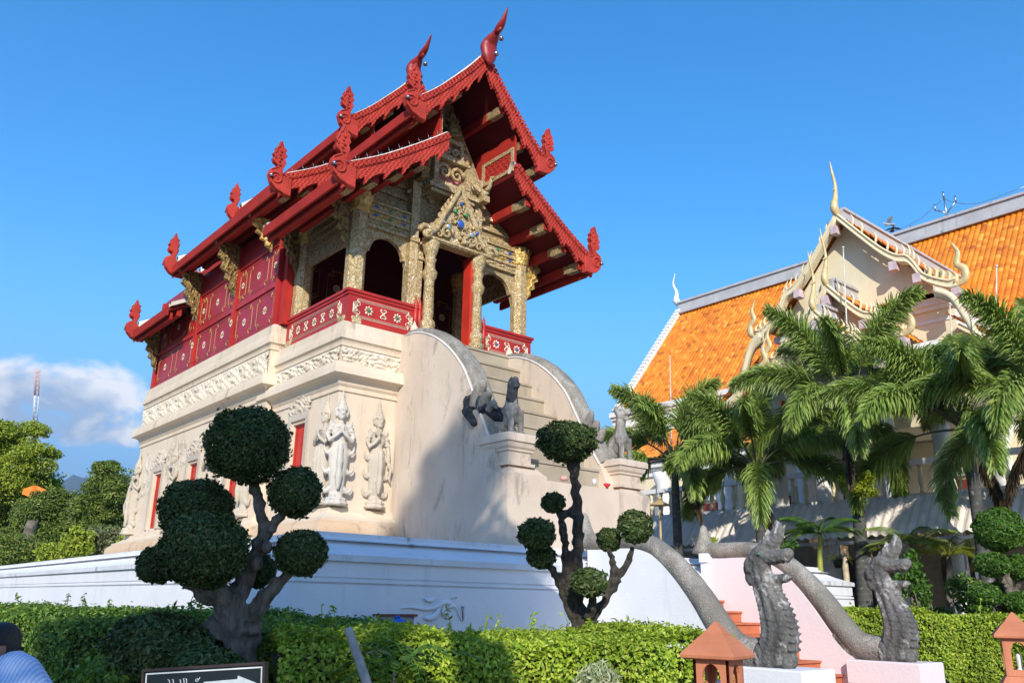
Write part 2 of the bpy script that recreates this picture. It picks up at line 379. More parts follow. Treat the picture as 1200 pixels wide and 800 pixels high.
# ================================================================= library: base
XC = 9.75
lib = thing('temple_library', 'ornate two-storey temple library with stacked red roofs on a tall cream base', 'temple', (XC, 19, 2.5))
def mir(x): return 2*XC-x
torus = [(.25,2.5),(.27,2.54),(.33,2.60)]+[(.24+.19*math.cos(a), 2.815+.19*math.sin(a)) for a in np.linspace(-1.0,1.15,9)]+[(.31,3.0)]
slope = [(.30,2.99),(.31,3.03),(.20,3.075),(.10,3.135),(.07,3.17),(.07,3.235),(0,3.25)]
def cornice(z1, z2, z3, z4, z5):
    # z1 cove bottom, z2 ledge lip, z3 ledge top, z4 cornice lip, z5 top
    L = [(0,z1-.09),(.03,z1-.085),(.03,z1-.03),(.012,z1-.025),(.012,z1),(.05,z1+.05)]
    L += [(.05+.15*(1-math.cos(a)), z1+.05+(z2-z1-.07)*math.sin(a)) for a in np.linspace(.1, 1.5, 6)]
    L += [(.237,z2-.01),(.237,z2),(.225,z2+.10),(.19,z3),(.03,z3+.04),(.03,z3+.05)]
    L += [(.03,z4-.16),(.06,z4-.15),(.06,z4-.125),(.035,z4-.12)]
    L += [(.035+.05*(1-math.cos(a)), z4-.12+.10*math.sin(a)) for a in np.linspace(.1, 1.4, 4)]
    L += [(.097,z4-.01),(.097,z4+.01),(.085,z4+.10),(.05,z4+.21)]
    return L+[(.03,z5-.02),(-.03,z5)]
M['cream_stain_bounce'] = plaster('stain_bounce_plaster', (.62,.46,.31), (.56,.38,.23), (.13,.09,.06), .35, .75, patch=((.10,.09,.08), .45))  # stains and mould, plus warm bounce light put into the plaster colour
def masonry(name, x0, x1, y0, y1, cz, holes):
    b = MB(); b.ring(x0, x1, y0, y1, torus, cap=True, sm=False); b.build('base_torus', M['cream_stain_bounce'], lib); b = MB(); b.ring(x0, x1, y0, y1, slope, cap=True, sm=False); b.build('base_moulding', M['cream'], lib)
    b = MB(); L = cornice(*cz); b.ring(x0, x1, y0, y1, L, cap=True); b.build('cornice', M['cream'], lib)
    zt = cz[0]-.08; b = MB()
    def wq(p, flip=False): b.add(p, [(0,1,2,3) if not flip else (3,2,1,0)])
    # front, right, back
    wq([(x0,y0,3.24),(x1,y0,3.24),(x1,y0,zt),(x0,y0,zt)]); wq([(x1,y0,3.24),(x1,y1,3.24),(x1,y1,zt),(x1,y0,zt)]); wq([(x1,y1,3.24),(x0,y1,3.24),(x0,y1,zt),(x1,y1,zt)])
    ys = y0
    for ya, yb, za, zb in holes:
        d = .11
        wq([(x0,ya,3.24),(x0,ys,3.24),(x0,ys,zt),(x0,ya,zt)])
        wq([(x0,yb,3.24),(x0,ya,3.24),(x0,ya,za),(x0,yb,za)]); wq([(x0,yb,zb),(x0,ya,zb),(x0,ya,zt),(x0,yb,zt)])
        wq([(x0,ya,za),(x0+d,ya,za),(x0+d,ya,zb),(x0,ya,zb)]); wq([(x0+d,yb,za),(x0,yb,za),(x0,yb,zb),(x0+d,yb,zb)])
        wq([(x0,yb,zb),(x0+d,yb,zb),(x0+d,ya,zb),(x0,ya,zb)][::-1]); wq([(x0,yb,za),(x0+d,yb,za),(x0+d,ya,za),(x0,ya,za)])
        ys = yb
    wq([(x0,y1,3.24),(x0,ys,3.24),(x0,ys,zt),(x0,y1,zt)])
    b.build('wall', M['cream'], lib)
    for ya, yb, za, zb in holes:
        w = MB(); ym = (ya+yb)/2
        w.box(x0+.085, x0+.12, ya+.045, yb-.045, za+.05, zb-.05); fr = w.build('window', M['shutter'], lib)
        w = MB()
        for a, c, e, f in ((ya,ya+.05,za,zb),(yb-.05,yb,za,zb),(ya+.05,yb-.05,za,za+.05),(ya+.05,yb-.05,zb-.05,zb)): w.box(x0+.06, x0+.13, a, c, e, f)
        w.box(x0+.07, x0+.10, ym-.02, ym+.02, za+.05, zb-.05); w.build('frame', M['red'], fr)
        # carved surround and a leafy crest above
        w = MB(); k = .17
        for a, c, e, f in ((ya-k,ya-.045,za-.02,zb+.06),(yb+.045,yb+k,za-.02,zb+.06),(ya-k,yb+k,zb+.06,zb+.20)): w.box(x0-.045, x0+.02, a, c, e, f)
        n = 70; yy = np.linspace(ya-k, yb+k, n); zz = np.linspace(zb+.2, zb+.62, 40); Y, Z = np.meshgrid(yy, zz)
        U = (Y-ym)/(yb-ya+2*k)*2; Wd = (Z-zb-.2)/.42
        msk = np.clip((1-Wd*1.0-np.abs(U)*.75+.35)*4, 0, 1)
        h = msk*(.03+.05*np.abs(np.sin(7*U+3*np.sin(5*Wd+2*U*U))*np.cos(9*Wd-2*np.cos(6*U))))
        w.grid(np.stack([x0+.012-h, Y, Z], -1), flip=False); w.build('window_surround', M['stucco'], lib)
masonry('porch', 7.314, mir(7.314), 13.65, 16.6, (5.47,5.68,5.895,6.40,6.765), [(14.87,15.42,3.4,4.98)])
masonry('main', 7.14, mir(7.14), 16.45, 24.55, (5.74,5.95,6.17,6.90,7.33), [(17.46,18.04,3.35,4.75),(19.92,20.5,3.35,4.75),(22.4,22.98,3.35,4.75)])
b = MB(); b.ring(7.17, mir(7.17), 16.48, 24.5, [(0,7.1),(.04,7.12),(.035,7.30),(0,7.345)]); b.build('sill', M['cream'], lib)

# stucco frieze strips with running foliage
def frieze(o, u, n, L, z0, z1, seed):
    b = MB(); nu = int(L/.017); nv = 20; uu = np.linspace(0, L, nu); vv = np.linspace(0, 1, nv); U, V = np.meshgrid(uu, vv)
    ph = seed*1.7; w = 2*np.pi/.34
    spir = np.sin(w*U+ph+2.6*np.sin(np.pi*2*V+w*.5*U))*np.cos(3.2*np.pi*(V-.5)+1.6*np.sin(w*U*.5+ph))
    fine = np.sin(w*3.1*U+5*V*np.cos(w*U))*np.cos(16*V+ph+3*np.sin(w*1.3*U))
    h = .018+.030*np.clip(spir*1.6, -.4, 1)+.014*fine+.006*rng.normal(size=U.shape); h *= np.clip(np.minimum(V, 1-V)*7, 0, 1)
    o, u, n = (np.asarray(q, float) for q in (o, u, n))
    Pt = o+U[...,None]*u+h[...,None]*n; Pt[..., 2] = z0+V*(z1-z0)
    b.grid(Pt, flip=False); return b.build('frieze', M['frieze'], lib)
frieze((7.284-.012,16.45,0), -Y3, -X3, 2.8, 5.94, 6.235, 1); frieze((7.284,13.62-.012,0), X3, -Y3, mir(7.284)-7.284, 5.94, 6.235, 2)
frieze((7.11-.012,24.58,0), -Y3, -X3, 8.13, 6.215, 6.735, 3)

# ================================================================= stucco guardian figures on the base
def figure_bm(arm='chest', flip=1):
    b = MB()
    b.lathe([(.0,0),(.17,0),(.185,.03),(.15,.055),(.165,.085),(.14,.11),(0,.112)], (0,0,0), 18, wob=(.05,9))
    b.lathe([(.0,.10),(.10,.10),(.105,.16),(.085,.2),(.10,.3),(.125,.42),(.145,.6),(.15,.74),(.135,.82),(.10,.90),(.085,.95),(.09,1.0),(.0,1.0)], (0,0,0), 20, sy=.72)
    for s in (-1, 1):
        b.ell((s*.05,-.07,.125), (.035,.075,.025))                        # feet
        b.ell((s*.055,0,.35), (.062,.07,.22)); b.ell((s*.06,0,.62), (.075,.08,.2))
        for z, k in ((.24,.05),(.52,.07),(.80,.05)):               # flame-tipped tails of the skirt
            b.tube(arc([(s*.10,0,z),(s*(.17),-.01,z-.05),(s*(.20+k*.3),-.01,z+.01),(s*(.205+k*.32),-.01,z+.08)], 8), np.linspace(.05,.008,8), 6)
        b.ell((s*.055,0,1.07), (.075,.062,.10)); b.ell((s*.12,0,1.155), (.05,.05,.045))
        b.tube([(s*.145,-.0,1.19),(s*.16,-.02,1.24)], [.04,.012], 6)
    b.ell((0,0,1.02), (.10,.062,.12)); b.ell((0,-.01,1.12), (.125,.066,.085))
    b.tube([(0,0,1.16),(0,-.005,1.25)], [.05,.04], 8)
    b.tube(arc([(0,-.105,.88),(0,-.125,.7),(0,-.12,.45),(0,-.11,.22)], 8), [.03,.045,.04,.05,.04,.055,.045,.02], 6)
    for z in (.86,.90): b.lathe([(.0,z-.02),(.118,z-.02),(.125,z),(.118,z+.02),(0,z+.02)], (0,0,0), 18, sy=.78)
    b.lathe([(0,1.17),(.075,1.165),(.10,1.145),(.085,1.13),(0,1.13)], (0,-.015,0), 14, sy=.8)
    f = flip
    sh = np.array([f*.135,-.0,1.15])
    if arm == 'chest':
        b.tube([sh,(f*.19,-.02,1.02),(f*.175,-.06,.93),(f*.11,-.10,1.0),(f*.06,-.115,1.07)], [.042,.038,.036,.03,.028], 8)
        b.ell((f*.055,-.125,1.085), (.03,.022,.04))
        for k in range(5): a = .5+k*.35; b.tube([(f*.06,-.13,1.10),(f*(.06+.09*math.cos(a)),-.13,1.13+.09*math.sin(a))], [.012,.026], 6)
        b.tube([(-f*.135,0,1.15),(-f*.18,-.01,1.0),(-f*.185,-.04,.86),(-f*.19,-.05,.72)], [.042,.037,.033,.026], 8); b.ell((-f*.19,-.055,.68), (.028,.03,.05))
        b.tube([(-f*.19,-.06,.76),(-f*.23,-.06,.62),(-f*.21,-.05,.48),(-f*.25,-.05,.40)], [.012,.03,.03,.008], 6)
    else:
        for s in (-1, 1):
            b.tube([(s*.135,0,1.15),(s*.19,-.02,1.02),(s*.165,-.08,.93),(s*.08,-.12,1.0),(s*.02,-.13,1.06)], [.042,.038,.034,.03,.024], 8)
        for s in (-1, 1): b.ell((s*.015,-.135,1.10), (.016,.022,.06))
    for s in (-1, 1):
        for z in (1.09, .99): b.ell((s*.165,-.015,z), (.05,.05,.014))
        b.ell((s*.082,.005,1.345), (.016,.025,.045)); b.tube([(s*.085,0,1.30),(s*.09,0,1.40),(s*.075,.01,1.47)], [.012,.028,.008], 6)
        b.ell((s*.028,-.068,1.36), (.017,.010,.0075)); b.tube([(s*.012,-.076,1.378),(s*.03,-.076,1.386),(s*.052,-.06,1.378)], [.005,.007,.004], 5)
    b.ell((0,-.005,1.345), (.068,.075,.09)); b.ell((0,-.035,1.30), (.048,.045,.05))
    b.tube([(0,-.072,1.375),(0,-.088,1.335),(0,-.078,1.325)], [.008,.016,.008], 6); b.ell((0,-.076,1.300), (.022,.012,.0075)); b.ell((0,-.072,1.272), (.018,.014,.012))
    b.lathe([(0,1.40),(.085,1.40),(.09,1.425),(.075,1.44),(.078,1.47),(.058,1.485),(.06,1.52),(.042,1.535),(.044,1.57),(.028,1.585),(.024,1.64),(.010,1.70),(0,1.74)], (0,0,0), 16, wob=(.06,8))
    return b
def figure(name, loc, rotz, arm, flip, sc, mat):
    b = figure_bm(arm, flip); t = b.build(name, mat, None, local=True); remesh(t, .0105, 1)
    c, s = math.cos(rotz), math.sin(rotz); n = len(t.data.vertices); v = np.empty(n*3); t.data.vertices.foreach_get('co', v); v = v.reshape(-1,3)*sc
    v = np.stack([c*v[:,0]-s*v[:,1], s*v[:,0]+c*v[:,1], v[:,2]], 1)+np.array(loc)-np.array(lib.location)
    t.data.vertices.foreach_set('co', v.ravel()); t.parent = lib; return t
t = NT('spare_stucco'); M['stucco_grey'] = plaster('mould_blackened_stucco', (.58,.53,.46), (.50,.46,.40), (.13,.12,.115), .65, .9, patch=((.16,.15,.14), .8), bump=.4)  # the first material here is blank and assigned to nothing
M['stucco_pale'] = plaster('pale_carved_stucco', (.52,.455,.365), (.43,.375,.295), (.18,.15,.12), .5, .75, bump=.5)
figure('stucco_guardian', (8.20,13.63,3.28), 0, 'chest', -1, 1.20, M['stucco_pale'])
figure('stucco_guardian', (7.385,13.60,3.28), R(-18), 'pray', 1, 1.23, M['stucco_grey'])
figure('stucco_guardian', (7.28,13.98,3.30), R(-90), 'pray', 1, 1.20, M['stucco_pale'])
figure('stucco_guardian', (7.11,21.45,3.26), R(-90), 'chest', 1, 1.28, M['stucco_pale'])
figure('stucco_guardian', (7.11,18.98,3.26), R(-90), 'pray', 1, 1.28, M['stucco_pale'])
figure('stucco_guardian', (7.11,16.95,3.26), R(-90), 'chest', -1, 1.28, M['stucco_pale'])
figure('stucco_guardian', (7.08,24.25,3.26), R(-75), 'chest', 1, 1.28, M['stucco_pale'])
# broad foliate stucco ground between the windows
def leafwork(y0, y1, z0, z1, x):
    b = MB(); ny = int((y1-y0)/.02); nz = int((z1-z0)/.02); Y, Z = np.meshgrid(np.linspace(y0,y1,ny), np.linspace(z0,z1,nz))
    f = np.sin(9*Y+2.2*np.sin(7*Z))*np.cos(8*Z+2.2*np.sin(8*Y+1)); g = np.sin(31*Y+3*np.sin(13*Z))*np.sin(29*Z+3*np.cos(15*Y))
    e = np.clip(np.minimum(np.minimum(Y-y0, y1-Y), np.minimum(Z-z0, z1-Z))*9, 0, 1)
    h = e*(.018+.035*np.clip(f*1.5,-.5,1)+.014*g); b.grid(np.stack([x+.012-h, Y, Z], -1)); b.build('foliate_relief', M['stucco'], lib)
for y0, y1, z0, z1 in ((20.72,22.2,4.55,5.5),(18.25,19.7,4.55,5.5),(23.2,23.9,4.2,5.5),(20.9,21.2,3.5,4.5),(18.3,18.7,3.5,4.5)): leafwork(y0, y1, z0, z1, 7.14)
# ================================================================= library: red upper storey
XM0, XM1 = 7.20, mir(7.20)          # main red wall planes
b = MB(); b.box(7.36, mir(7.36), 13.7, 16.5, 6.70, 6.785); b.build('porch_floor', M['floor'], lib)
b = MB(); b.box(XM0, XM0+.12, 16.52, 24.4, 7.34, 9.95); b.build('side_wall', M['red_wall'], lib)
b = MB(); b.box(XM1-.12, XM1, 16.52, 24.4, 7.34, 9.95); b.build('side_wall', M['red_wall'], lib)
b = MB(); b.box(XM0+.12, XM1-.12, 24.28, 24.4, 7.34, 10.0); b.build('back_wall', M['red_wall'], lib)
b = MB()
for x0, x1, z0, z1 in ((XM0+.12,9.1,6.785,11.0),(10.4,XM1-.12,6.785,11.0),(9.1,10.4,8.9,11.0)): b.box(x0, x1, 16.56, 16.66, z0, z1)
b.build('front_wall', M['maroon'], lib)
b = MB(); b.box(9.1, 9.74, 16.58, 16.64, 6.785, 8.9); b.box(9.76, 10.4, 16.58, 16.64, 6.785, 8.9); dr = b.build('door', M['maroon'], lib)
posts = [16.52, 18.9, 21.4, 24.40]
b = MB()
for i, y in enumerate(posts):
    b.box(XM0-.07, XM0-.002, y-.07 if i else y-.002, y+.07, 7.345, 9.9)
for za, zb in ((8.27,8.37),(9.28,9.36)): b.box(XM0-.035, XM0-.003, posts[0], posts[-1], za, zb)
b.build('wall_frame', M['red'], lib)
# inner side of the porch wall, lit red pilaster at the rail's end
b = MB(); b.box(7.24, 7.42, 16.30, 16.46, 7.34, 9.6); b.build('pilaster', M['red'], lib)

def ornament(b, o, u, v, n, w, h, scroll=True, th=.012, r=.0):
    o, u, v, n = (np.asarray(q, float) for q in (o,u,v,n)); c = min(.09, w*.24, h*.24)
    pts = [(-w/2+c,-h/2),(w/2-c,-h/2),(w/2-c,-h/2+c*.6),(w/2,-h/2+c),(w/2,h/2-c),(w/2-c,h/2-c*.6),(w/2-c,h/2),(-w/2+c,h/2),(-w/2+c,h/2-c*.6),(-w/2,h/2-c),(-w/2,-h/2+c),(-w/2+c,-h/2+c*.6),(-w/2+c,-h/2)]
    for a, d in zip(pts[:-1], pts[1:]):
        p0, p1 = o+a[0]*u+a[1]*v, o+d[0]*u+d[1]*v
        b.tube([p0+n*.004, p1+n*.004], th*.62, 4, sm=False)
    if scroll:
        for sx in (-1, 1):
            for sy in (-1, 1):
                q = [(sx*(w/2-c*1.2),sy*(h/2-c*.2)),(sx*(w/2-c*1.6),sy*(h/2-c*1.1)),(sx*(w/2-c*.7),sy*(h/2-c*1.5)),(sx*(w/2-c*.6),sy*(h/2-c*.9))]
                b.tube([o+x*u+y*v+n*.006 for x, y in arc(q, 7)], np.linspace(th*.95, th*.5, 7), 4)
def rosette(b, o, u, v, n, r, k=8):
    o, u, v, n = (np.asarray(q, float) for q in (o,u,v,n))
    for i in range(k):
        a = i*2*math.pi/k; d = math.cos(a)*u+math.sin(a)*v; e = -math.sin(a)*u+math.cos(a)*v
        p = [o+d*r*.36, o+d*r*.68+e*r*.24, o+d*r, o+d*r*.68-e*r*.24]
        b.add([q+n*.004 for q in p]+[o+d*r*.66+n*.022], [(0,1,4),(1,2,4),(2,3,4),(3,0,4)])
    t = np.linspace(0, 2*math.pi, 9)[:-1]
    b.add([o+r*.33*(math.cos(a)*u+math.sin(a)*v)+n*.008 for a in t]+[o+n*.03], [(i,(i+1) % 8, 8) for i in range(8)], 1)
def glyph(b, o, u, v, n, s):          # little scroll ornament between panels
    o, u, v, n = (np.asarray(q, float) for q in (o,u,v,n))
    for sx in (-1, 1):
        for sy in (-1, 1):
            q = arc([(0,0),(sx*.25*s,sy*.25*s),(sx*.55*s,sy*.55*s),(sx*.3*s,sy*.8*s),(sx*.08*s,sy*.62*s)], 8)
            b.tube([o+x*u+y*v+n*.006 for x, y in q], np.linspace(.018,.009,8), 4)
def panel(o, u, n, w, h, r):
    fb = MB(); ornament(fb, o, u, Z3, n, w, h, th=.009); p = fb.build('panel_outline', M['inlay_gold'], lib); b = MB(); rosette(b, o, u, Z3, n, r); b.build('rosette', [M['inlay'], M['inlay_gold']], p)
for i in range(3):
    ya, yb = posts[i], posts[i+1]; L = yb-ya; b = MB(); fb = MB(); n = -X3; u = -Y3; x = XM0-.001
    for f in (.27, .74):
        o = (x, ya+L*f, 7.83); panel(o, u, n, L*.36, .72, .105)
    for f, wd in ((.13,.15),(.5,.42),(.87,.15)):
        o = (x, ya+L*f, 8.83); panel(o, u, n, L*wd, .72, .10 if wd > .2 else .085)
    if i: b = MB(); rosette(b, (XM0-.072, ya, 7.95), u, Z3, n, .10); b.build('rosette', [M['inlay'], M['inlay_gold']], lib)
for x in (7.9, 8.6, 10.9, 11.6):
    for z, h in ((7.55,.8),(8.55,.8)): panel((x,16.555,z), X3, -Y3, .48, h, .10)
for x in (9.42, 10.08): panel((x,16.575,8.2), X3, -Y3, .42, .9, .1)

# ---- balcony rails
def rail(name, p0, p1, nrm, z0, z1, nros, centers):
    p0, p1, nrm = (np.asarray(q, float) for q in (p0, p1, nrm)); u = (p1-p0); L = np.linalg.norm(u); u /= L; mid = (p0+p1)/2
    rl = MB(); rl.obox(mid+Z3*((z0+z1)/2), (u,nrm,Z3), (L/2,.04,(z1-z0)/2))
    r = rl.build(name, M['red'], lib)
    c = MB(); c.obox(mid+Z3*(z1+.03), (u,nrm,Z3), (L/2+.06,.085,.028)); c.obox(mid+Z3*(z1-.03), (u,nrm,Z3), (L/2+.03,.06,.028)); c.obox(mid+Z3*(z0+.035), (u,nrm,Z3), (L/2+.005,.052,.033)); c.build('rail_cap', M['red'], r)
    b = MB(); o = mid+nrm*.041+Z3*((z0+z1)/2); w = L*.84/ (nros if nros < 3 else nros)
    hh = (z1-z0)*.60
    ornament(b, o, u, Z3, nrm, L*.86, hh, False, .014)
    ornament(b, o, u, Z3, nrm, L*.86-.07, hh-.07, True, .009)
    for k in range(nros):
        q = o+u*((k-(nros-1)/2)*L*.84/nros); rosette(b, q, u, Z3, nrm, .105, 8)
        if k: glyph(b, o+u*((k-nros/2)*L*.84/nros), u, Z3, nrm, hh*.33)
    for s in (-1, 1): glyph(b, o+u*s*L*.40, u, Z3, nrm, hh*.22)
    b.build('inlay', [M['inlay'], M[centers]], r)
ZR0, ZR1 = 6.78, 7.40
rail('balcony_rail', (7.44,16.36,0), (7.44,13.79,0), -X3, ZR0, ZR1, 3, 'inlay_gold')
rail('balcony_rail', (7.40,13.75,0), (8.98,13.75,0), -Y3, ZR0, ZR1, 2, 'green_glass')
rail('balcony_rail', (10.68,13.75,0), (mir(7.40),13.75,0), -Y3, ZR0, ZR1, 2, 'blue_glass')
rail('balcony_rail', (mir(7.44),13.79,0), (mir(7.44),16.36,0), X3, ZR0, ZR1, 3, 'inlay_gold')
for x in (8.94, 9.04, 10.62, 10.72): b = MB(); b.lathe([(0,6.78),(.05,6.78),(.05,7.38),(.035,7.40),(.055,7.43),(.03,7.46),(.045,7.49),(.028,7.52),(.038,7.55),(.015,7.60),(0,7.68)], (x,13.70,0), 10); b.build('rail_post', M['red'], lib)

# ---- columns
def column(x, y, name='porch_column', r=.205, z1=9.30):
    b = MB(); b.lathe([(0,6.785),(r*1.25,6.785),(r*1.25,6.9),(r*1.05,6.95),(r,7.0),(r*.97,8.2),(r*.92,z1)], (x,y,0), 8, sm=False, ph=R(22.5)); c = b.build(name, M['mosaic'], lib)
    b = MB(); b.lathe([(r*.92,z1-.10),(r*1.08,z1-.08),(r*1.02,z1),(r*1.02,z1+.05)], (x,y,0), 16)
    for k in range(14):
        a = k*2*math.pi/14; d = np.array([math.cos(a), math.sin(a), 0]); e = np.array([-math.sin(a), math.cos(a), 0]); o = np.array([x,y,z1-.02])
        b.add([o+d*r*.98-e*.05, o+d*r*.98+e*.05, o+d*(r*1.22)+e*.055+Z3*.2, o+d*(r*1.5)+Z3*.33, o+d*(r*1.22)-e*.055+Z3*.2], [(0,1,2,3,4)])
    b.lathe([(r*.95,z1+.05),(r*1.1,z1+.3),(r*1.15,z1+.34),(0,z1+.36)], (x,y,0), 14); b.build('lotus_capital', M['gilt'], c)
    return c
for x in (7.60, mir(7.60)):
    column(x, 13.93); column(x, 16.2)
def carved_bracket(p, n, h, w, mat):         # naga-shaped eave bracket: p top at the wall, n outward
    p, n = np.asarray(p, float), np.asarray(n, float); t = np.cross(n, Z3); b = MB()
    poly = [(0,0),(w,0),(w*1.02,-.05),(w*.78,-h*.16),(w*.86,-h*.28),(w*.62,-h*.36),(w*.70,-h*.5),(w*.46,-h*.56),(w*.5,-h*.68),(w*.28,-h*.72),(w*.26,-h*.85),(w*.10,-h*.9),(.0,-h)]
    b.prism(poly, p, n, Z3, t, -.05, .05, bev=.012)
    for s in (-1, 1):
        q = arc([(w*.93,-.10),(w*.6,-h*.10),(w*.55,-h*.24),(w*.42,-h*.33),(w*.48,-h*.46),(w*.28,-h*.52),(w*.30,-h*.64),(w*.12,-h*.70),(w*.14,-h*.86)], 26)
        b.tube([p+a*n+c*Z3+s*t*.055 for a, c in q], np.linspace(.05,.02,26), 6)
        for k in range(7):
            f = .1+.12*k; b.ell(p+n*(w*(.2+.1*math.sin(k*2)))+Z3*(-h*f)+s*t*.055, (.035,.03,.045), nu=8, nv=5)
    return b.build('eave_bracket', mat, lib)
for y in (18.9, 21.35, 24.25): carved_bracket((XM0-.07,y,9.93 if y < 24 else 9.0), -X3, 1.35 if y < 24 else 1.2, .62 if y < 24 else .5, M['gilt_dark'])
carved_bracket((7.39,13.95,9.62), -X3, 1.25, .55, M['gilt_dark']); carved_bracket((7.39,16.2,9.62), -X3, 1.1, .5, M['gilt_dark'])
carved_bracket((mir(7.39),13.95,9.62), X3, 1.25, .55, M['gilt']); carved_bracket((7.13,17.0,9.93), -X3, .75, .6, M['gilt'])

# ---- entablatures, arches, inner posts
def bands(x0, x1, y, z0, spec, d0=0):
    b = MB(); z = z0
    for h, d in spec: b.box(x0, x1, y-d, y+.1, z, z+h); z += h
    return b
spec = [(.045,.07),(.13,.035),(.045,.08),(.13,.045),(.045,.09),(.14,.055),(.045,.11)]
def relief_band(x0, x1, y, z0, z1, seed):
    b = MB(); nu = int((x1-x0)/.012); U, V = np.meshgrid(np.linspace(0, x1-x0, nu), np.linspace(0, 1, 14)); w = 2*np.pi/.17
    h = .02*np.clip(np.sin(w*U+seed+2.4*np.sin(2*np.pi*V+w*.5*U))*1.5, -.6, 1)+.008*rng.normal(size=U.shape); h *= np.clip(np.minimum(V, 1-V)*6, 0, 1)
    b.grid(np.stack([x0+U, y-h, z0+V*(z1-z0)], -1)); b.build('relief_band', M['gilt'] if seed == 2 else M['mosaic'], lib)
def disc_row(x0, x1, y, z, n, mats=('blue_glass',)):
    for k in range(n):
        b = MB(); x = x0+(x1-x0)*(k+.5)/n; b.ell((x,y,z), (.055,.015,.03)); b.build('glass_inlay', M[('blue_glass','green_glass')[k % 2]], lib)
for x0, x1 in ((7.78,8.80),(10.62,mir(7.78))):
    bands(x0, x1, 13.90, 8.95, spec).build('entablature', M['mosaic'], lib)
    relief_band(x0, x1, 13.86, 9.0, 9.12, 1); relief_band(x0, x1, 13.85, 9.175, 9.295, 2); relief_band(x0, x1, 13.84, 9.35, 9.48, 3)
    disc_row(x0, x1, 13.835, 9.235, 3)
    disc_row(x0, x1, 13.825, 9.415, 3)
    xm, hw = (x0+x1)/2, (x1-x0)/2
    poly = [(-hw,-.72),(-hw,0),(hw,0),(hw,-.72),(hw-.06,-.5)]+[((hw-.1)*math.cos(a)*.98, -.52+.40*math.sin(a)) for a in np.linspace(.05, math.pi-.05, 13)]+[(-hw+.06,-.5)]
    b = MB(); b.prism(poly, (xm,13.93,8.95), X3, Z3, Y3, -.02, .08); b.build('arch_panel', M['mosaic'], lib)
for y, nm in ((15.0,''),):
    for x, s in ((7.60,1),(mir(7.60),-1)):
        b = MB(); z = 9.0
        for h, d in spec: b.box(x-d, x+d+.02, 14.1, 16.1, z-.05, z+h-.05); z += h
        b.build('entablature', M['mosaic_dark'], lib)
        b = MB(); b.box(x-.03, x+.03, 14.1, 16.1, 8.62, 8.94); b.build('arch_panel', M['mosaic_dark'], lib)
for x in (8.87, mir(8.87)-.08):
    b = MB(); b.box(x-.10, x+.10, 13.78, 14.0, 6.785, 10.95); b.box(x-.13, x+.13, 13.74, 14.02, 6.79, 7.0); b.box(x-.12, x+.12, 13.755, 14.01, 8.9, 9.0); b.build('inner_post', M['mosaic'], lib)
for x0, x1 in ((8.985,9.13),(10.46,10.60)):
    b = MB(); b.box(x0, x1, 13.82, 14.0, 6.785, 8.97); b.box(x0-.005, x1+.005, 13.79, 13.995, 8.55, 8.65); b.build('door_jamb', M['mosaic'], lib)
def colonnette(x):
    b = MB(); k = [(0,0),(.17,0),(.18,.12),(.12,.16),(.16,.24),(.15,.34),(.10,.40),(.115,.5),(.10,1.2),(.105,1.25),(.15,1.33),(.16,1.42),(.11,1.5),(.10,1.62),(.13,1.7),(.10,1.78),(.14,1.86),(.17,1.98),(.18,2.12),(0,2.13)]
    b.lathe([(r, 6.785+z) for r, z in k], (x,13.58,0), 14, wob=(.05,7)); b.build('door_colonnette', M['mosaic'], lib)
colonnette(9.16); colonnette(10.42)
b = MB(); b.box(10.24, 10.31, 13.60, 13.86, 6.785, 8.88); b.build('door_leaf', M['shutter'], lib)

# ---- gable face
b = MB(); poly = [(-2.35,9.45),(2.35,9.45),(2.35,9.62),(1.02,10.55),(1.02,10.98),(0,12.85),(-1.02,10.98),(-1.02,10.55),(-2.35,9.62)]
b.prism(poly, (XC,14.0,0), X3, Z3, Y3, 0, .1); gw = b.build('gable_wall', M['mosaic_dark'], lib)
def half_gable(name, s, mat, mat2):
    b = MB()
    for z, xa in ((9.62,2.15),(9.86,1.8),(10.12,1.45)):
        xs = sorted((XC+s*1.0, XC+s*xa)); b.box(xs[0], xs[1], 13.93, 14.02, z, z+.05); b.box(xs[0], xs[1], 13.96, 14.02, z+.05, z+.12)
    b.build(name, mat, lib)
    b = MB()
    for z0, z1, x0, x1 in ((10.55,11.05,.62,.86),(11.05,11.5,.4,.58)):
        xs = sorted((XC+s*x0, XC+s*x1)); b.box(xs[0], xs[1], 13.9, 14.02, z0, z1)
    b.build('gable_pilaster', mat2, lib)
half_gable('gable_panel', -1, M['mosaic_dark'], M['mosaic_dark']); half_gable('gable_panel', 1, M['mosaic'], M['mosaic'])  # left half takes the darker mosaic: roof shade put into its colour
def scroll(b, o, u, v, n, s, th, turns=1.4, hand=1):
    o, u, v, n = (np.asarray(q, float) for q in (o,u,v,n)); t = np.linspace(0, 1, 18); a = turns*2*np.pi*t; r = s*(1-t*.86)
    b.tube([o+hand*rr*math.cos(q)*u+rr*math.sin(q)*v for rr, q in zip(r, a)], th*(1-.6*t), 6)
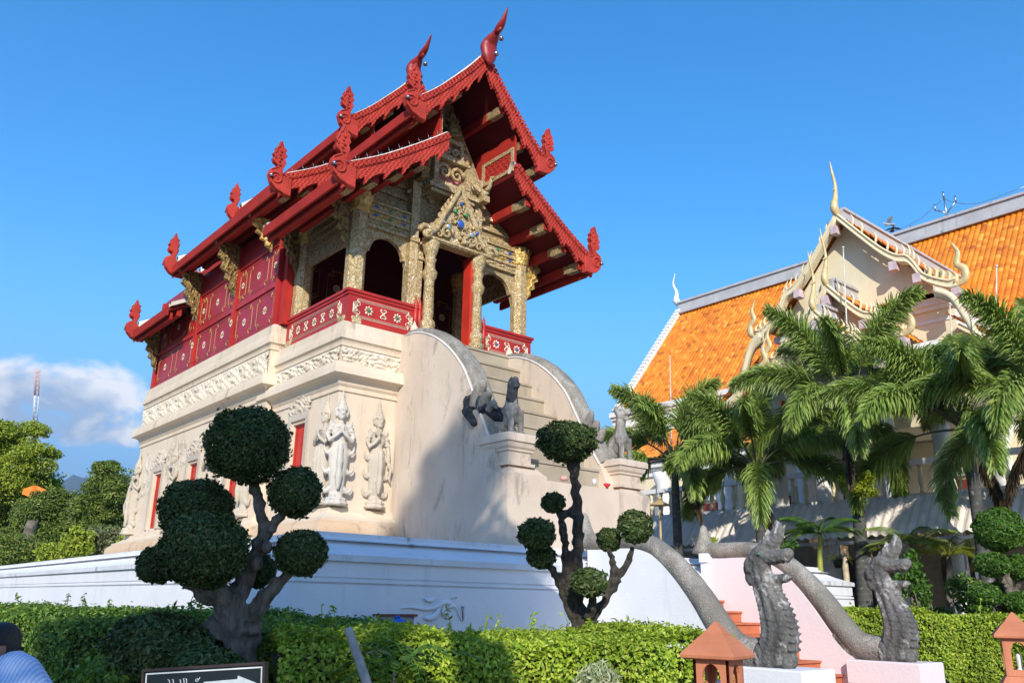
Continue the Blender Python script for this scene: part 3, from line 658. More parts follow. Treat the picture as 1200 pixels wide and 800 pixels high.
def pediment(z0, zp, hw, y, mat, glass, name):
    b = MB(); b.prism([(-hw,0),(hw,0),(hw*.92,.10),(0,zp-z0),(-hw*.92,.10)], (XC+.04,y,z0), X3, Z3, Y3, 0, .22)
    b.box(XC+.04-hw-.06, XC+.04+hw+.06, y-.05, y+.2, z0-.09, z0)
    for s in (-1, 1):
        q = arc([(s*(hw+.16),.0),(s*(hw*1.0),.10),(s*hw*.8,.22),(s*hw*.6,(zp-z0)*.42),(s*hw*.4,(zp-z0)*.60),(s*hw*.2,(zp-z0)*.80),(0,(zp-z0)*1.05)], 26)
        b.tube([(XC+.04+a, y-.04, z0+c) for a, c in q], np.linspace(.085,.055,26), 8)
        for k in range(9):          # flame crockets on the raking edge
            a, c = q[3+k*2]; b.tube(arc([(XC+.04+a,y-.03,z0+c+.03),(XC+.04+a+s*.05,y-.03,z0+c+.11),(XC+.04+a+s*.01,y-.03,z0+c+.19)], 5), [.05,.05,.04,.025,.006], 6)
        scroll(b, (XC+.04+s*(hw+.13),y-.06,z0+.03), X3, Z3, -Y3, .17, .065, 1.3, s)
        scroll(b, (XC+.04+s*hw*.45,y-.05,z0+.18), X3, Z3, -Y3, .16, .045, 1.5, -s); scroll(b, (XC+.04+s*hw*.72,y-.05,z0+.10), X3, Z3, -Y3, .10, .035, 1.3, s)
    for k in range(26): b.ell((XC+.04+(rng.random()-.5)*1.3*hw, y-.03, z0+.06+rng.random()*.35*(zp-z0)), (.05,.05,.05), nu=7, nv=5)
    for k in range(34):
        fz = rng.random(); fx = (rng.random()*2-1)*(1-fz)*.85; scroll(b, (XC+.04+fx*hw, y-.03, z0+.05+fz*(zp-z0)*.8), X3, Z3, -Y3, .05+.04*rng.random(), .022, 1.2, 1 if fx > 0 else -1)
    for k in range(40):
        t_ = k/39*2-1; b.ell((XC+.04+t_*(hw+.03), y-.065, z0-.045), (.022,.022,.03), nu=7, nv=5)
    p = b.build(name, mat, lib)
    h = zp-z0
    for i, (fx, fz, r) in enumerate(((0,.36,.085),(-.42,.24,.06),(.42,.24,.06),(-.2,.55,.045),(.2,.55,.045),(0,.72,.04),(-.62,.3,.045),(.62,.3,.045))): b = MB(); b.ell((XC+.04+fx*hw, y-.075, z0+fz*h), (r,.03,r*1.15)); b.build('glass_inlay', M[('blue_glass','mirror_glass','mirror_glass','green_glass','green_glass','blue_glass','mirror_glass','blue_glass')[i]], p)
pediment(8.98, 10.32, .74, 13.48, M['mosaic'], 1, 'door_pediment')
b = MB()
for z, hw, d in ((10.18,.60,.30),(10.27,.66,.36),(10.36,.58,.28),(10.46,.50,.24)): b.box(XC-hw, XC+hw, 13.98-d, 14.0, z, z+.08)
for z, hw, d in ((11.08,.46,.28),(11.16,.40,.24),(11.58,.30,.22),(11.65,.25,.2)): b.box(XC-hw, XC+hw, 13.98-d, 14.0, z, z+.07)
for s in (-1, 1):
    b.box(XC+s*.44-.06, XC+s*.44+.06, 13.72, 14.0, 10.52, 11.08); b.box(XC+s*.28-.04, XC+s*.28+.04, 13.78, 14.0, 11.22, 11.6)
    scroll(b, (XC+s*.17,13.80,10.82), X3, Z3, -Y3, .19, .055, 1.5, s); scroll(b, (XC+s*.12,13.82,11.38), X3, Z3, -Y3, .11, .04, 1.4, s)
    for k in range(4): scroll(b, (XC+s*(.95-.13*k),13.88,10.02+.17*k), X3, Z3, -Y3, .10, .04, 1.3, s)
for k in range(46):       # small carved leaf scrolls crowding the gable face
    s = rng.choice((-1,1)); z = 10.05+rng.random()*1.9; w = (12.6-z)*.36; a = rng.random()*w
    if abs(a) < .42 and 10.5 < z < 11.7: a = .46+.2*rng.random()
    scroll(b, (XC+s*a, 13.96, z), X3, Z3, -Y3, .06+.05*rng.random(), .034, 1.2, s)
b.build('gable_niche', M['mosaic'], lib)
b = MB(); b.box(XC-.38, XC+.38, 13.90, 13.98, 10.54, 11.08); b.box(XC-.24, XC+.24, 13.92, 13.98, 11.22, 11.58); b.build('niche_back', simple('faded_pink_back', (.55,.22,.20), .6), lib)
b = MB(); b.lathe([(0,11.70),(.22,11.70),(.24,11.78),(.16,11.84),(.2,11.92),(.13,11.98),(.15,12.08),(.08,12.15),(.10,12.24),(.05,12.32),(.055,12.40),(.02,12.52),(0,12.78)], (XC,13.85,0), 10, wob=(.12,5))
for s in (-1, 1):
    for z, k in ((11.72,.26),(11.95,.2),(12.15,.14)): b.tube(arc([(XC,13.85,z),(XC+s*k,13.84,z+.05),(XC+s*k*1.15,13.83,z+.22)], 6), [.06,.06,.05,.04,.025,.006], 6)
b.build('gable_spire', M['gilt_dark'], lib)
# carved birds on the gable ledge either side of the niche
for s, x in ((-1, 8.87), (1, 10.55)):
    b = MB(); b.ell((x,13.62,10.52), (.10,.17,.11)); b.tube(arc([(x,13.50,10.56),(x,13.38,10.66),(x,13.36,10.80),(x,13.26,10.82)], 8), [.07,.06,.05,.045,.045,.05,.04,.012], 7)
    for q in (-1, 1): b.tube(arc([(x+q*.05,13.62,10.55),(x+q*.2,13.68,10.66),(x+q*.24,13.82,10.86)], 7), np.linspace(.07,.015,7), 6)
    b.tube(arc([(x,13.74,10.52),(x,13.86,10.66),(x,13.84,10.88)], 7), np.linspace(.06,.015,7), 6); b.box(x-.09, x+.09, 13.5, 13.78, 10.3, 10.44); b.build('carved_bird', M['gilt_dark'] if s < 0 else M['mosaic'], lib)

# ================================================================= library: roofs
UP = [(0,0),(.4,-.52),(.8,-.98),(1.2,-1.42),(1.6,-1.79),(1.80,-1.95)]
LO = [(.92,-2.38),(1.4,-2.76),(1.9,-3.13),(2.4,-3.48),(2.9,-3.78),(3.27,-3.98)]
def tier(z, y0, y1, front=True, back=True, eave_board=True, up=True):
    for nm, path in (('upper', UP), ('lower', LO)):
        if nm == 'upper' and not up: continue
        for s in (-1, 1):
            b = MB(); q = arc(path, 12); top = np.array([(XC+s*u, z+w-.06) for u, w in q])
            V = []
            for x, zz in top: V += [(x,y0,zz),(x,y1,zz),(x,y1,zz-.10),(x,y0,zz-.10)]
            f = []; mi = []
            k = len(top); fT = [(i*4,i*4+4,i*4+5,i*4+1) for i in range(k-1)]; fB = [(i*4+3,i*4+2,i*4+6,i*4+7) for i in range(k-1)]
            fS = [(i*4,i*4+3,i*4+7,i*4+4) for i in range(k-1)]+[(i*4+1,i*4+5,i*4+6,i*4+2) for i in range(k-1)]+[(0,1,2,3),(k*4-4,k*4-1,k*4-2,k*4-3)]
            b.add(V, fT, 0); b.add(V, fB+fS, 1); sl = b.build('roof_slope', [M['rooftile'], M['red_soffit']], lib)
            us = ((.55,.62),(1.15,1.22),(1.62,1.7)) if nm == 'upper' else ((1.35,1.43),(1.9,1.98),(2.45,2.53),(2.95,3.03))
            for ua, ub in us:
                zz = np.interp((ua+ub)/2, q[:,0], q[:,1])+z-.17; xs = sorted((XC+s*ua, XC+s*ub)); b = MB(); b.box(xs[0]-.02, xs[1]+.02, y0+.06, y1-.06, zz-.20, zz); b.build('purlin', M['red_wood'], sl)
            if front:
                for ua, ub in us:
                    b = MB(); zz = np.interp((ua+ub)/2, q[:,0], q[:,1])+z-.17; xs = sorted((XC+s*ua, XC+s*ub)); b.box(xs[0]-.035, xs[1]+.035, y0+.10, y0+.42, zz-.225, zz-.195); b.box(xs[0]-.035, xs[0]-.021, y0+.10, y0+.55, zz-.20, zz-.02); b.box(xs[1]+.021, xs[1]+.035, y0+.10, y0+.55, zz-.20, zz-.02); b.build('gilded_purlin_end', M['mosaic_dark'], sl)
            # eave board
            x, zz = top[-1]; b = MB(); xs = sorted((x, x+s*.05)); b.box(xs[0], xs[1], y0+.02, y1-.02, zz-.22, zz+.01); xs = sorted((x-s*.12, x-s*.06)); b.box(xs[0], xs[1], y0+.05, y1-.05, zz-.30, zz-.12); b.build('eave_board', M['red_wood'], sl)
    if up:      # latticed riser between the two slopes
        for s in (-1, 1):
            xs = sorted((XC+s*1.0, XC+s*1.05)); b = MB(); b.box(xs[0], xs[1], y0+.1, y1-.1, z-2.42, z-1.45); rs = b.build('roof_riser', M['red_wood'], lib)
            if front:
                b = MB(); xa = xs[0]-.03 if s > 0 else xs[1]+.03
                for a, c, e, f in ((.12,1.25,-2.36,-2.27),(.12,1.25,-1.86,-1.77),(.12,.2,-2.27,-1.86),(1.16,1.25,-2.27,-1.86)): b.box(min(xa,xa+s*.03), max(xa,xa+s*.03), y0+a, y0+c, z+e, z+f)
                b.build('riser_frame', M['mosaic'], rs)
                b = MB()
                for k in range(6): b.obox((xa+s*.02,y0+.28+k*.16,z-2.065), (Y3*.6+Z3*.8,Y3*.8-Z3*.6,X3), (.24,.014,.008)); b.obox((xa+s*.02,y0+.28+k*.16,z-2.065), (Y3*.6-Z3*.8,Y3*.8+Z3*.6,X3), (.24,.014,.008))
                b.build('riser_lattice', M['red_carved'], rs)
    for end, on in ((y0, front), (y1, back)):
        if not on: continue
        d = -1 if end == y0 else 1
        for path, wd, up_ in ((UP, .40, 1), (LO, .36, 0)):
            if up_ and not up: continue
            for s in (-1, 1): bargeboard(path, z, end, d, s, wd)
def bargeboard(path, z, y, d, s, wd):
    q = arc(path, 60); ln = np.concatenate([[0], np.cumsum(np.linalg.norm(np.diff(q, axis=0), axis=1))]); L = ln[-1]; n = int(L/.03)
    t = np.linspace(0, L, n); u = np.interp(t, ln, q[:,0]); w = np.interp(t, ln, q[:,1])+.10
    tooth = .035*((t/.11) % 1)+.15*np.clip(((t/.50+.35) % 1)*1.9-.9, 0, 1)**1.3
    wid = wd*(1-.10*t/L)+tooth; b = MB(); V = []; y0, y1 = y+d*.0, y+d*.075
    for a, c, k in zip(u, w, wid): V += [(XC+s*a,y0,z+c),(XC+s*a,y1,z+c),(XC+s*a,y1,z+c-k),(XC+s*a,y0,z+c-k)]
    f = [(i*4+j, i*4+(j+1) % 4, i*4+4+(j+1) % 4, i*4+4+j) for i in range(n-1) for j in range(4)]+[(0,1,2,3),(n*4-4,n*4-1,n*4-2,n*4-3)]
    b.add(V, f)
    for k in np.arange(.06, L-.1, .105):       # square studs along the upper edge
        a, c = np.interp(k, t, u), np.interp(k, t, w); g = math.atan2(np.interp(k+.02,t,w)-c, np.interp(k+.02,t,u)-a)
        e1 = np.array([s*math.cos(g),0,math.sin(g)]); e2 = np.array([-s*math.sin(g),0,math.cos(g)])
        b.obox(np.array([XC+s*a, y+d*.045, z+c-.035]), (e1,Y3,e2), (.040,.060,.062))
    for off in (.125,):                          # raised fillet below the studs
        b.tube([(XC+s*a, y1, z+c-off) for a, c in zip(u[::3], w[::3])], .016, 5)
    bb = b.build('bargeboard', M['red_scale'], lib)
    # rear seating: white mortar line with bird spikes on top of the roof behind the board
    b = MB(); b.grid([[(XC+s*a, y-d*e, z+c+h) for e, h in ((.008,-.02),(.01,.085),(.16,.10),(.24,-.12))] for a, c in zip(u[::4], w[::4])]); b.build('verge_mortar', M['verge'], bb)
    b = MB()
    for k in np.arange(.2, L-.2, .28):
        a, c = np.interp(k, t, u), np.interp(k, t, w)
        for g in (-.05, .05): b.tube([(XC+s*a,y-d*.1,z+c+.08),(XC+s*(a+g),y-d*.1,z+c+.19)], [.008,.004], 4)
    tag(b.build('spikes', M['metal'], bb), kind='stuff')
    # flame-headed naga finial at the foot
    ex, ez = u[-1], w[-1]; b = MB()
    hong = [(-.25,-.42),(-.05,-.41),(.10,-.34),(.22,-.21),(.28,-.03),(.25,.10),(.16,.17),(.09,.20),(.11,.28),(.19,.32),(.22,.40),(.17,.45),(.22,.53),(.17,.61),(.17,.69),(.12,.73),(.07,.90),(.02,.75),(-.05,.69),(-.02,.62),(-.07,.55),(-.02,.46),(-.06,.37),(-.02,.25),(.01,.13),(-.05,.03),(-.25,.02)]
    b.prism([(a*s, c*.93) for a, c in hong], (XC+s*(ex-.02), y+d*.037, z+ez-.02), X3, Z3, Y3*d, -.075, .075, bev=.022)
    rim = hong[1:]+hong[:1]; b.tube([(XC+s*(ex-.02+a*.95), y+d*.112, z+ez-.02+c*.90) for a, c in rim[:-2]], .020, 5)
    o = np.array([XC+s*(ex+.09), y+d*.115, z+ez-.10]); scroll(b, o, X3, Z3, Y3, .15, .034, 1.7, s); scroll(b, (XC+s*(ex+.06), y+d*.11, z+ez+.36), X3, Z3, Y3, .06, .02, 1.2, -s)
    for k in range(5): b.tube([(XC+s*(ex+.02+.03*(k % 2)), y+d*.11, z+ez+.21+.08*k),(XC+s*(ex+.10), y+d*.11, z+ez+.27+.08*k)], [.03,.008], 5)
    h = b.build('naga_finial', M['red_carved'], bb)
    b = MB(); b.lathe([(0,0),(.045,.0),(.04,.05),(.02,.075),(0,.08)], (XC+s*(ex+.22), y+d*.15, z+ez-.12), 9)
    b.build('wind_bell', M['bell'], h)
ZA, ZB, ZC = 13.22, 14.12, 12.95
tier(ZA, 12.68, 15.9, True, False); tier(ZB, 15.5, 21.75, True, True); tier(ZC, 21.6, 24.45, False, True)
b = MB(); b.box(XC-.9, XC+.9, 15.45, 15.6, 10.6, 12.2); b.build('tier_wall', M['red_wood'], lib)
b = MB()
for z, y0, y1 in ((ZA,12.7,15.6),(ZB,15.5,21.75),(ZC,21.7,24.4)): b.prism([(-.12,-.10),(.12,-.10),(.07,.09),(-.07,.09)], (XC,0,z), X3, Z3, Y3, y0, y1)
b.build('roof_ridge', M['verge'], lib)
# white mortar verge showing at the end of the rear tier's and porch tier's lower slopes
b = MB()
for z, y in ((ZC,21.58),(ZA,15.92)):
    q = arc(LO, 10)
    for (a, c), (e, f) in zip(q[3:-1], q[4:]):
        for s in (-1, 1):
            b.add([(XC+s*a,y-.07,z+c-.05),(XC+s*e,y-.07,z+f-.05),(XC+s*e,y-.07,z+f+.06),(XC+s*a,y-.07,z+c+.06),(XC+s*a,y+.09,z+c-.05),(XC+s*e,y+.09,z+f-.05),(XC+s*e,y+.09,z+f+.06),(XC+s*a,y+.09,z+c+.06)],
                  [(0,1,2,3),(4,7,6,5),(3,2,6,7),(0,4,5,1)])
b.build('verge_mortar', M['verge'], lib)
# chofa horns
def horn(pts, rad, bells):
    q = arc([P(px, py, x=XC) for px, py in pts], 26); r = np.interp(np.linspace(0,1,26), np.linspace(0,1,len(rad)), rad)
    b = MB(); b.tube(q, r, 12, flat=.62); 
    k = q[13]; b.tube([k, k+np.array([0,-.16,.02])], [.085,.03], 7)
    h = b.build('chofa_horn', M['red_horn'], lib)
    for px, py in bells: b = MB(); b.lathe([(0,0),(.055,.0),(.05,.06),(.03,.10),(0,.11)], P(px, py, x=XC)-Z3*.06, 9); b.build('wind_bell', M['bell'], h)
horn([(574,76),(573,66),(573,54),(579,43),(584,35),(589,26),(592,18),(595,9)], [.05,.18,.22,.16,.085,.10,.07,.045,.012], ((581.5,62),(587.5,44)))
horn([(486,98),(485,90),(485,80),(490,71),(494,65),(499,57),(502,50),(506,40)], [.05,.18,.22,.16,.085,.10,.07,.045,.012], ((493,88),(498.5,74)))
# ================================================================= upper stone staircase
st = thing('stone_staircase', 'weathered stone staircase with curved balustrades climbing to the library porch', 'staircase', (10.2, 11.8, 2.5))
WL = [(13.62,6.70),(13.3,6.70),(13.0,6.66),(12.72,6.57),(12.42,6.43),(12.12,6.24),(11.86,6.03),(11.64,5.81),(11.45,5.58),(11.23,5.2),(11.0,4.79),(10.78,4.39),(10.60,4.12)]
XL0, XL1, XR0, XR1 = 8.568, 8.98, 11.05, 11.46
def side_wall(x0, x1, mat):
    b = MB(); q = arc(WL, 40); poly = [(a, c) for a, c in q]+[(10.42,3.70),(10.42,2.5),(13.62,2.5)]
    b.prism(poly, (x0,0,0), Y3, Z3, X3, 0, x1-x0); return b.build('balustrade_wall', mat, st)
side_wall(XL0, XL1, M['stair_plaster']); side_wall(XR0, XR1, M['stair_plaster'])
def scaled_stone(name, c1, c2, lichen, amt, scale=26, bump=.7, speck=.55, pit=.55):
    t = NT(name); c = t.mix(t.rng(t.noise(2.2, 6), .35, .65), c1, c2)
    c = t.mix(t.math('MULTIPLY', t.rng(t.noise(3.4, 9, .72, (1,1,.6), .8), .525, .585), amt), c, lichen); c = t.mix(t.math('MULTIPLY', t.rng(t.noise(1.7, 7, .65, (1.2,1.2,.5)), .44, .56), .7), c, tuple(q*.35 for q in c1))
    c = t.mix(t.math('MULTIPLY', t.rng(t.noise(24, 6, .7), .58, .72), speck), c, lichen)
    v = t.voro(scale); c = t.mix(t.math('MULTIPLY', t.rng(v, .3, .7), pit), c, tuple(q*.35 for q in c1))
    return t.done(c, .9, nrm=t.bump(t.math('ADD', t.math('MULTIPLY', v, -1), t.math('MULTIPLY', t.noise(18, 6), .8)), bump, .03))
M['naga_rail'] = scaled_stone('scaly_grey_rail', (.42,.385,.33), (.32,.29,.24), (.54,.51,.45), .5, 44, .5)
M['naga_dark'] = scaled_stone('dark_mossy_stone', (.11,.106,.10), (.215,.205,.19), (.58,.56,.52), .9, 21, .4, .2, .35)
M['lion_stone'] = scaled_stone('blackened_lion_stone', (.28,.265,.235), (.50,.47,.41), (.72,.68,.60), .85, 9, .35, .3)
M['black_stone'] = scaled_stone('black_wet_stone', (.030,.034,.042), (.05,.055,.07), (.20,.22,.25), .35, 14, .6)
def upper_rail(x0, x1):
    q = arc(WL, 44)[2:]; b = MB(); th = np.linspace(0, np.pi, 9); V = []; tg = np.gradient(q, axis=0); tg /= np.linalg.norm(tg, axis=1, keepdims=True)
    nr = np.stack([tg[:,1], -tg[:,0]], 1); nr *= np.where(nr[:,1:2]+(-nr[:,0:1])*.01 < 0, -1, 1); w = (x1-x0)/2-.01; xm = (x0+x1)/2+.012
    for p, n in zip(q, nr): V.append([(xm-w*math.cos(a)*(1 if abs(math.cos(a)) < .95 else .96), p[0]+n[0]*(.11*math.sin(a)**.6-.004), p[1]+n[1]*(.11*math.sin(a)**.6-.004)) for a in th])
    b.grid(V, flip=True); r = b.build('naga_rail', M['naga_rail'], st)
    b = MB(); b.tube([(x0-.006, p[0], p[1]-.02) for p in q], .015, 5); b.build('white_fillet', M['white_edge'], r)
upper_rail(XL0, XL1); upper_rail(XR0, XR1)
for x in (XL0+.2, XR0+.2):
    b = MB(); b.lathe([(0,0),(.10,0),(.105,.05),(.075,.09),(.08,.14),(.04,.2),(.0,.3)], (x,13.45,6.74), 12); b.build('finial', M['cream'], st)
b = MB(); b.box(XR0-.02, XR1+.12, 13.42, 13.66, 6.2, 6.66); b.box(XR0-.05, XR1+.15, 13.40, 13.655, 6.66, 6.71); b.build('newel_panel', M['stair_plaster'], st)
frz = MB(); n = 40; Y, Z = np.meshgrid(np.linspace(11.07,11.5,n), np.linspace(6.28,6.6,n)); h = .012+.022*np.sin(26*Y+3*np.sin(14*Z))*np.cos(24*Z)
frz.grid(np.stack([Y, 13.415-h, Z], -1)); frz.build('newel_relief', M['stucco_pale'], st)
n = 8
for k in range(n):
    z = 3.62+(6.70-3.62)*(k+1)/n; y = 10.62+(13.6-10.62)*k/n
    b = MB(); b.box(XL1, XR0, y, 13.62, z-(6.70-3.62)/n+.002, z-.045); b.box(XL1+.002, XR0-.002, y-.025, 13.61, z-.045, z); b.build('step', M['step'], st)
# front blocks that carry the lions
def block(x0, x1, y0, y1, z, ch, name):
    b = MB(); b.ring(x0, x1, y0, y1, [(0,2.5),(0,z-ch),(-.04,z-ch+.03),(-.13,z)]); return b.build(name, M['stair_plaster'], st)
block(8.52, 9.36, 10.171, 10.98, 3.78, .13, 'landing_block'); block(11.146, 11.90, 10.171, 10.98, 3.68, .13, 'landing_block')
b = MB(); b.box(9.36, 11.146, 10.20, 10.64, 2.5, 3.60); b.build('landing_wall', M['stair_plaster'], st)
# broken naga head lying at the foot of the left balustrade
b = MB(); A = lambda px, py, x: P(px, py, x=x)
for L, r0, r1, x in (([(546,478),(552,470),(560,466),(567,474),(571,482)], .07, .13, 8.66), ([(546,480),(549,486),(554,493),(556,498)], .08, .05, 8.52), ([(556,472),(568,474),(580,482),(588,488)], .09, .05, 8.72),
                     ([(560,482),(568,490),(574,500),(580,509)], .09, .04, 8.7), ([(553,464),(549,470),(546,480)], .05, .06, 8.56)):
    q = arc([A(px, py, x) for px, py in L], 10); b.tube(q, np.linspace(r0, r1, 10)*1.15, 8)
for px, py, r in ((560,478,.13),(566,484,.12),(553,480,.11)): b.ell(A(px, py, 8.68), (r*.8,r,r))
b.tube(arc([A(548,470,8.66),A(562,474,8.7),A(580,484,8.74),A(594,492,8.8)],9), [.13,.15,.17,.17,.16,.14,.12,.09,.05], 9); o = b.build('broken_naga_head', M['black_stone'], st); remesh(o, .022, 2)
b = MB()
for L, r in (([(557,478),(560,462),(566,450),(569,446)], .12), ([(566,478),(570,465),(576,462)], .11), ([(572,482),(578,472),(583,480)], .07)):
    b.tube(arc([A(px, py, 8.62) for px, py in L], 9), r*np.array([1,1,1,.95,.9,.8,.65,.45,.12]), 8)
o = b.build('naga_crest', M['naga_rail'], st); remesh(o, .02, 2)
b = MB()
for L, r in (([(684,508),(688,500),(692,488),(695,480)], .10), ([(694,512),(698,500),(702,492)], .10), ([(702,516),(706,506),(709,500)], .08)):
    b.tube(arc([P(px, py, x=11.2) for px, py in L], 9), r*np.array([1,1,1,.95,.9,.8,.65,.45,.12]), 8)
o = b.build('naga_crest', M['naga_rail'], st); remesh(o, .02, 2)

# pedestals and lions
def pedestal(x0, x1, y0, y1, z0, z1, label):
    p = thing('statue_pedestal', label, 'pedestal', ((x0+x1)/2, (y0+y1)/2, z0), 0, 'moulded pedestals under the lions')
    b = MB(); b.ring(x0, x1, y0, y1, [(.03,z0),(.03,z0+.05),(-.02,z0+.06),(-.02,z0+.22),(.01,z0+.24),(.01,z0+.27),(.04,z0+.30),(.06,z0+.36),(.06,z0+.38)]); b.build('shaft', M['stair_plaster'], p)
    b = MB(); b.ring(x0, x1, y0, y1, [(.06,z0+.381),(.09,z0+.385),(.09,z1-.02),(.07,z1)]); b.build('top_slab', M['stair_plaster'], p)
pedestal(8.60, 9.12, 10.26, 10.85, 3.782, 4.30, 'mouldy stone pedestal under the dark-headed lion beside the left stair wall')
pedestal(11.22, 11.80, 10.26, 10.85, 3.682, 4.18, 'mouldy stone pedestal at the right edge of the upper stairs beside the palms')
def lion(name, label, loc, sc, dark, head_turn):
    p = thing(name, label, 'lion statue', loc, 0, 'guardian lions on the upper stairs'); b = MB()
    T = lambda x, y, z: (loc[0]+x*sc, loc[1]+y*sc, loc[2]+z*sc)
    def E(c, r): b.ell(T(*c), [q*sc for q in r])
    def U(L, r, n=8): q = arc([T(*c) for c in L], 10); b.tube(q, np.interp(np.linspace(0,1,10), np.linspace(0,1,len(r)), r)*sc, n)
    for s in (-1, 1):
        E((s*.13,.24,.16), (.085,.17,.17)); E((s*.15,.08,.04), (.06,.14,.045))
        U([(s*.115,-.17,.50),(s*.125,-.19,.3),(s*.12,-.2,.08)], [.085,.065,.06]); E((s*.12,-.235,.035), (.065,.095,.04))
        E((s*.11,-.12,.45), (.075,.10,.12))
    E((0,.2,.22), (.16,.2,.2)); E((0,.0,.38), (.15,.2,.22)); E((0,-.12,.50), (.145,.13,.17))
    U([(0,.30,.2),(0,.12,.42),(0,-.06,.58)], [.14,.15,.14])
    U([(0,-.06,.52),(0,-.06,.75),(0,-.09,.95)], [.15,.115,.11])
    E((0,-.10,1.0), (.115,.13,.12))
    if head_turn == 'up':
        U([(0,-.10,1.0),(0,-.16,1.10),(0,-.2,1.16)], [.10,.08,.04]); E((0,-.17,.98), (.09,.09,.06)); U([(0,-.02,1.0),(0,-.03,1.12),(0,-.06,1.2)], [.07,.05,.012])
    else:
        U([(0,-.12,1.03),(0,-.27,1.07),(0,-.34,1.10)], [.09,.085,.06]); U([(0,-.12,.95),(0,-.22,.93),(0,-.29,.93)], [.07,.05,.035]); E((0,-.33,1.12), (.05,.04,.035))
        for s in (-1, 1): U([(s*.07,-.04,1.05),(s*.09,.0,1.16),(s*.08,.02,1.22)], [.05,.045,.012])
        U([(0,-.02,1.06),(0,.04,1.18),(0,.05,1.28)], [.06,.05,.01]); U([(0,-.14,1.08),(0,-.15,1.2),(0,-.13,1.26)], [.05,.035,.01])
    for s in (-1, 1): E((s*.075,-.19,1.03), (.03,.03,.03))
    for k in range(5):
        for s in (-1, 0, 1): E((s*.07,-.15-.012*k+.04*abs(s),.72-.06*k), (.05,.045,.045))
    U([(0,.38,.10),(0,.46,.22),(0,.40,.42),(0,.46,.55)], [.05,.045,.045,.012])
    o = b.build('body', M['lion_stone'], p); remesh(o, .016, 2)
    if dark:
        o.data.materials.append(M['black_stone']); zc = loc[2]+.70*sc-p.location[2]; me = o.data; n = len(me.polygons); c = np.empty(n*3); me.polygons.foreach_get('center', c); c = c.reshape(-1,3)
        nz = .05*np.sin(c[:,0]*31)+.05*np.sin(c[:,1]*27+1); me.polygons.foreach_set('material_index', (c[:,2] > zc+nz).astype(np.int32)); me.update()
    return p
lion('lion_statue', 'seated stone lion with blackened raised head on the left pedestal', (8.86,10.56,4.30), .86, True, 'up')
lion('lion_statue', 'grey seated stone lion with open jaws on the right pedestal beside the palms', (11.50,10.53,4.18), .85, False, 'fwd')
# offerings on the landing wall
def offering(name, label, cat, px, py, col, kind):
    p = P(px, py, y=10.32); b = MB()
    if kind == 'flower':
        for k in range(7): a = k*.9; b.tube([p, p+np.array([.06*math.cos(a),.04*math.sin(a),.08])], [.008,.022], 5)
    elif kind == 'cup': b.lathe([(0,0),(.035,0),(.045,.10),(.04,.10),(.03,.02),(0,.02)], p, 12)
    else:
        b.lathe([(0,0),(.06,0),(.075,.05),(.07,.055),(0,.03)], p, 12)
        for k in range(6): b.ell(p+np.array([.04*math.cos(k),.04*math.sin(k),.06]), (.022,.022,.022), nu=7, nv=5)
    tag(b.build(name, col), label, cat)
offering('flower_offering', 'small red flower offering on the landing wall by the right pedestal', 'offering', 711.5, 572, simple('red_petals', (.6,.02,.03), .6), 'flower')
offering('offering_cup', 'small white cup on the landing wall at the right pedestal foot', 'cup', 696.5, 568, simple('white_cup', (.7,.68,.64), .4), 'cup')
offering('offering_bowl', 'pale pink offering bowl on the landing wall by the upper steps', 'bowl', 661, 563, simple('pink_bowl', (.65,.36,.33), .5), 'bowl')

# ================================================================= lower stairs with the naga balustrades
ls = thing('terrace_staircase', 'white and pink walled stair with terracotta treads in front of the terrace', 'staircase', (11.0, 7.8, 0))
NB = [(9.40,2.47),(9.0,2.46),(8.45,2.45),(8.0,2.30),(7.66,2.03),(7.38,1.70),(7.12,1.34),(6.90,1.06),(6.76,.95)]
XLa, XLb, XRa, XRb = 9.506, 9.80, 12.37, 12.67
for x0, x1, mt in ((XLa, XLb, M['white']), (XRa, XRb, M['pink'])):
    b = MB(); q = arc(NB[:9], 36); b.prism([tuple(a) for a in q]+[(6.76,0),(9.40,0)], (x0,0,0), Y3, Z3, X3, 0, x1-x0); b.build('side_wall', mt, ls)
M['terracotta'] = (lambda t: t.done(t.mix(t.math('MULTIPLY', t.rng(t.noise(16, 7, .7), .6, .75), .5), t.mix(t.rng(t.noise(3, 5), .3, .7), (.43,.145,.065), (.54,.20,.10)), (.22,.10,.06)), .8, 0, t.bump(t.math('ADD', t.noise(60, 5), t.noise(9, 4)), .25, .01)))(NT('terracotta'))
M['brick'] = simple('terracotta_tread', (.50,.155,.07), .75, 0, .2, 6, .2)
ns = 11
for k in range(ns):
    z = .172*(k+1)-.12; y = 5.62+.34*k
    b = MB(); b.box(XLb+.002, XRa-.002, y, 9.40, max(0,z-.172)+.002, z-.03); b.box(XLb+.003, XRa-.003, y-.03, 9.39, z-.03, z); b.build('step', M['brick'], ls)
b = MB(); b.box(XRa-.06, XRb+.03, 9.30, 9.41, 0, 2.52); b.box(XRa-.10, XRb+.06, 9.27, 9.41, 2.40, 2.55); b.build('newel', M['white'], ls)
# pedestals
def naga_pedestal(x0, x1, y0, y1, z1, label, mat):
    p = thing('naga_pedestal', label, 'pedestal', ((x0+x1)/2, (y0+y1)/2, 0), 0, 'white pedestals under the nagas')
    b = MB(); b.box(x0, x1, y0, y1, 0, z1-.32); b.build('shaft', mat, p); b = MB(); b.ring(x0, x1, y0, y1, [(.0,z1-.318),(.05,z1-.315),(.05,z1-.015),(.035,z1)]); b.build('top_slab', mat, p)
naga_pedestal(9.40, 10.05, 5.84, 6.76, .96, 'white pedestal under the left naga, behind the terracotta lantern', M['white'])
naga_pedestal(12.27, 12.92, 5.80, 6.76, .96, 'pinkish white pedestal under the right naga, in front of the hedge', M['pink'])
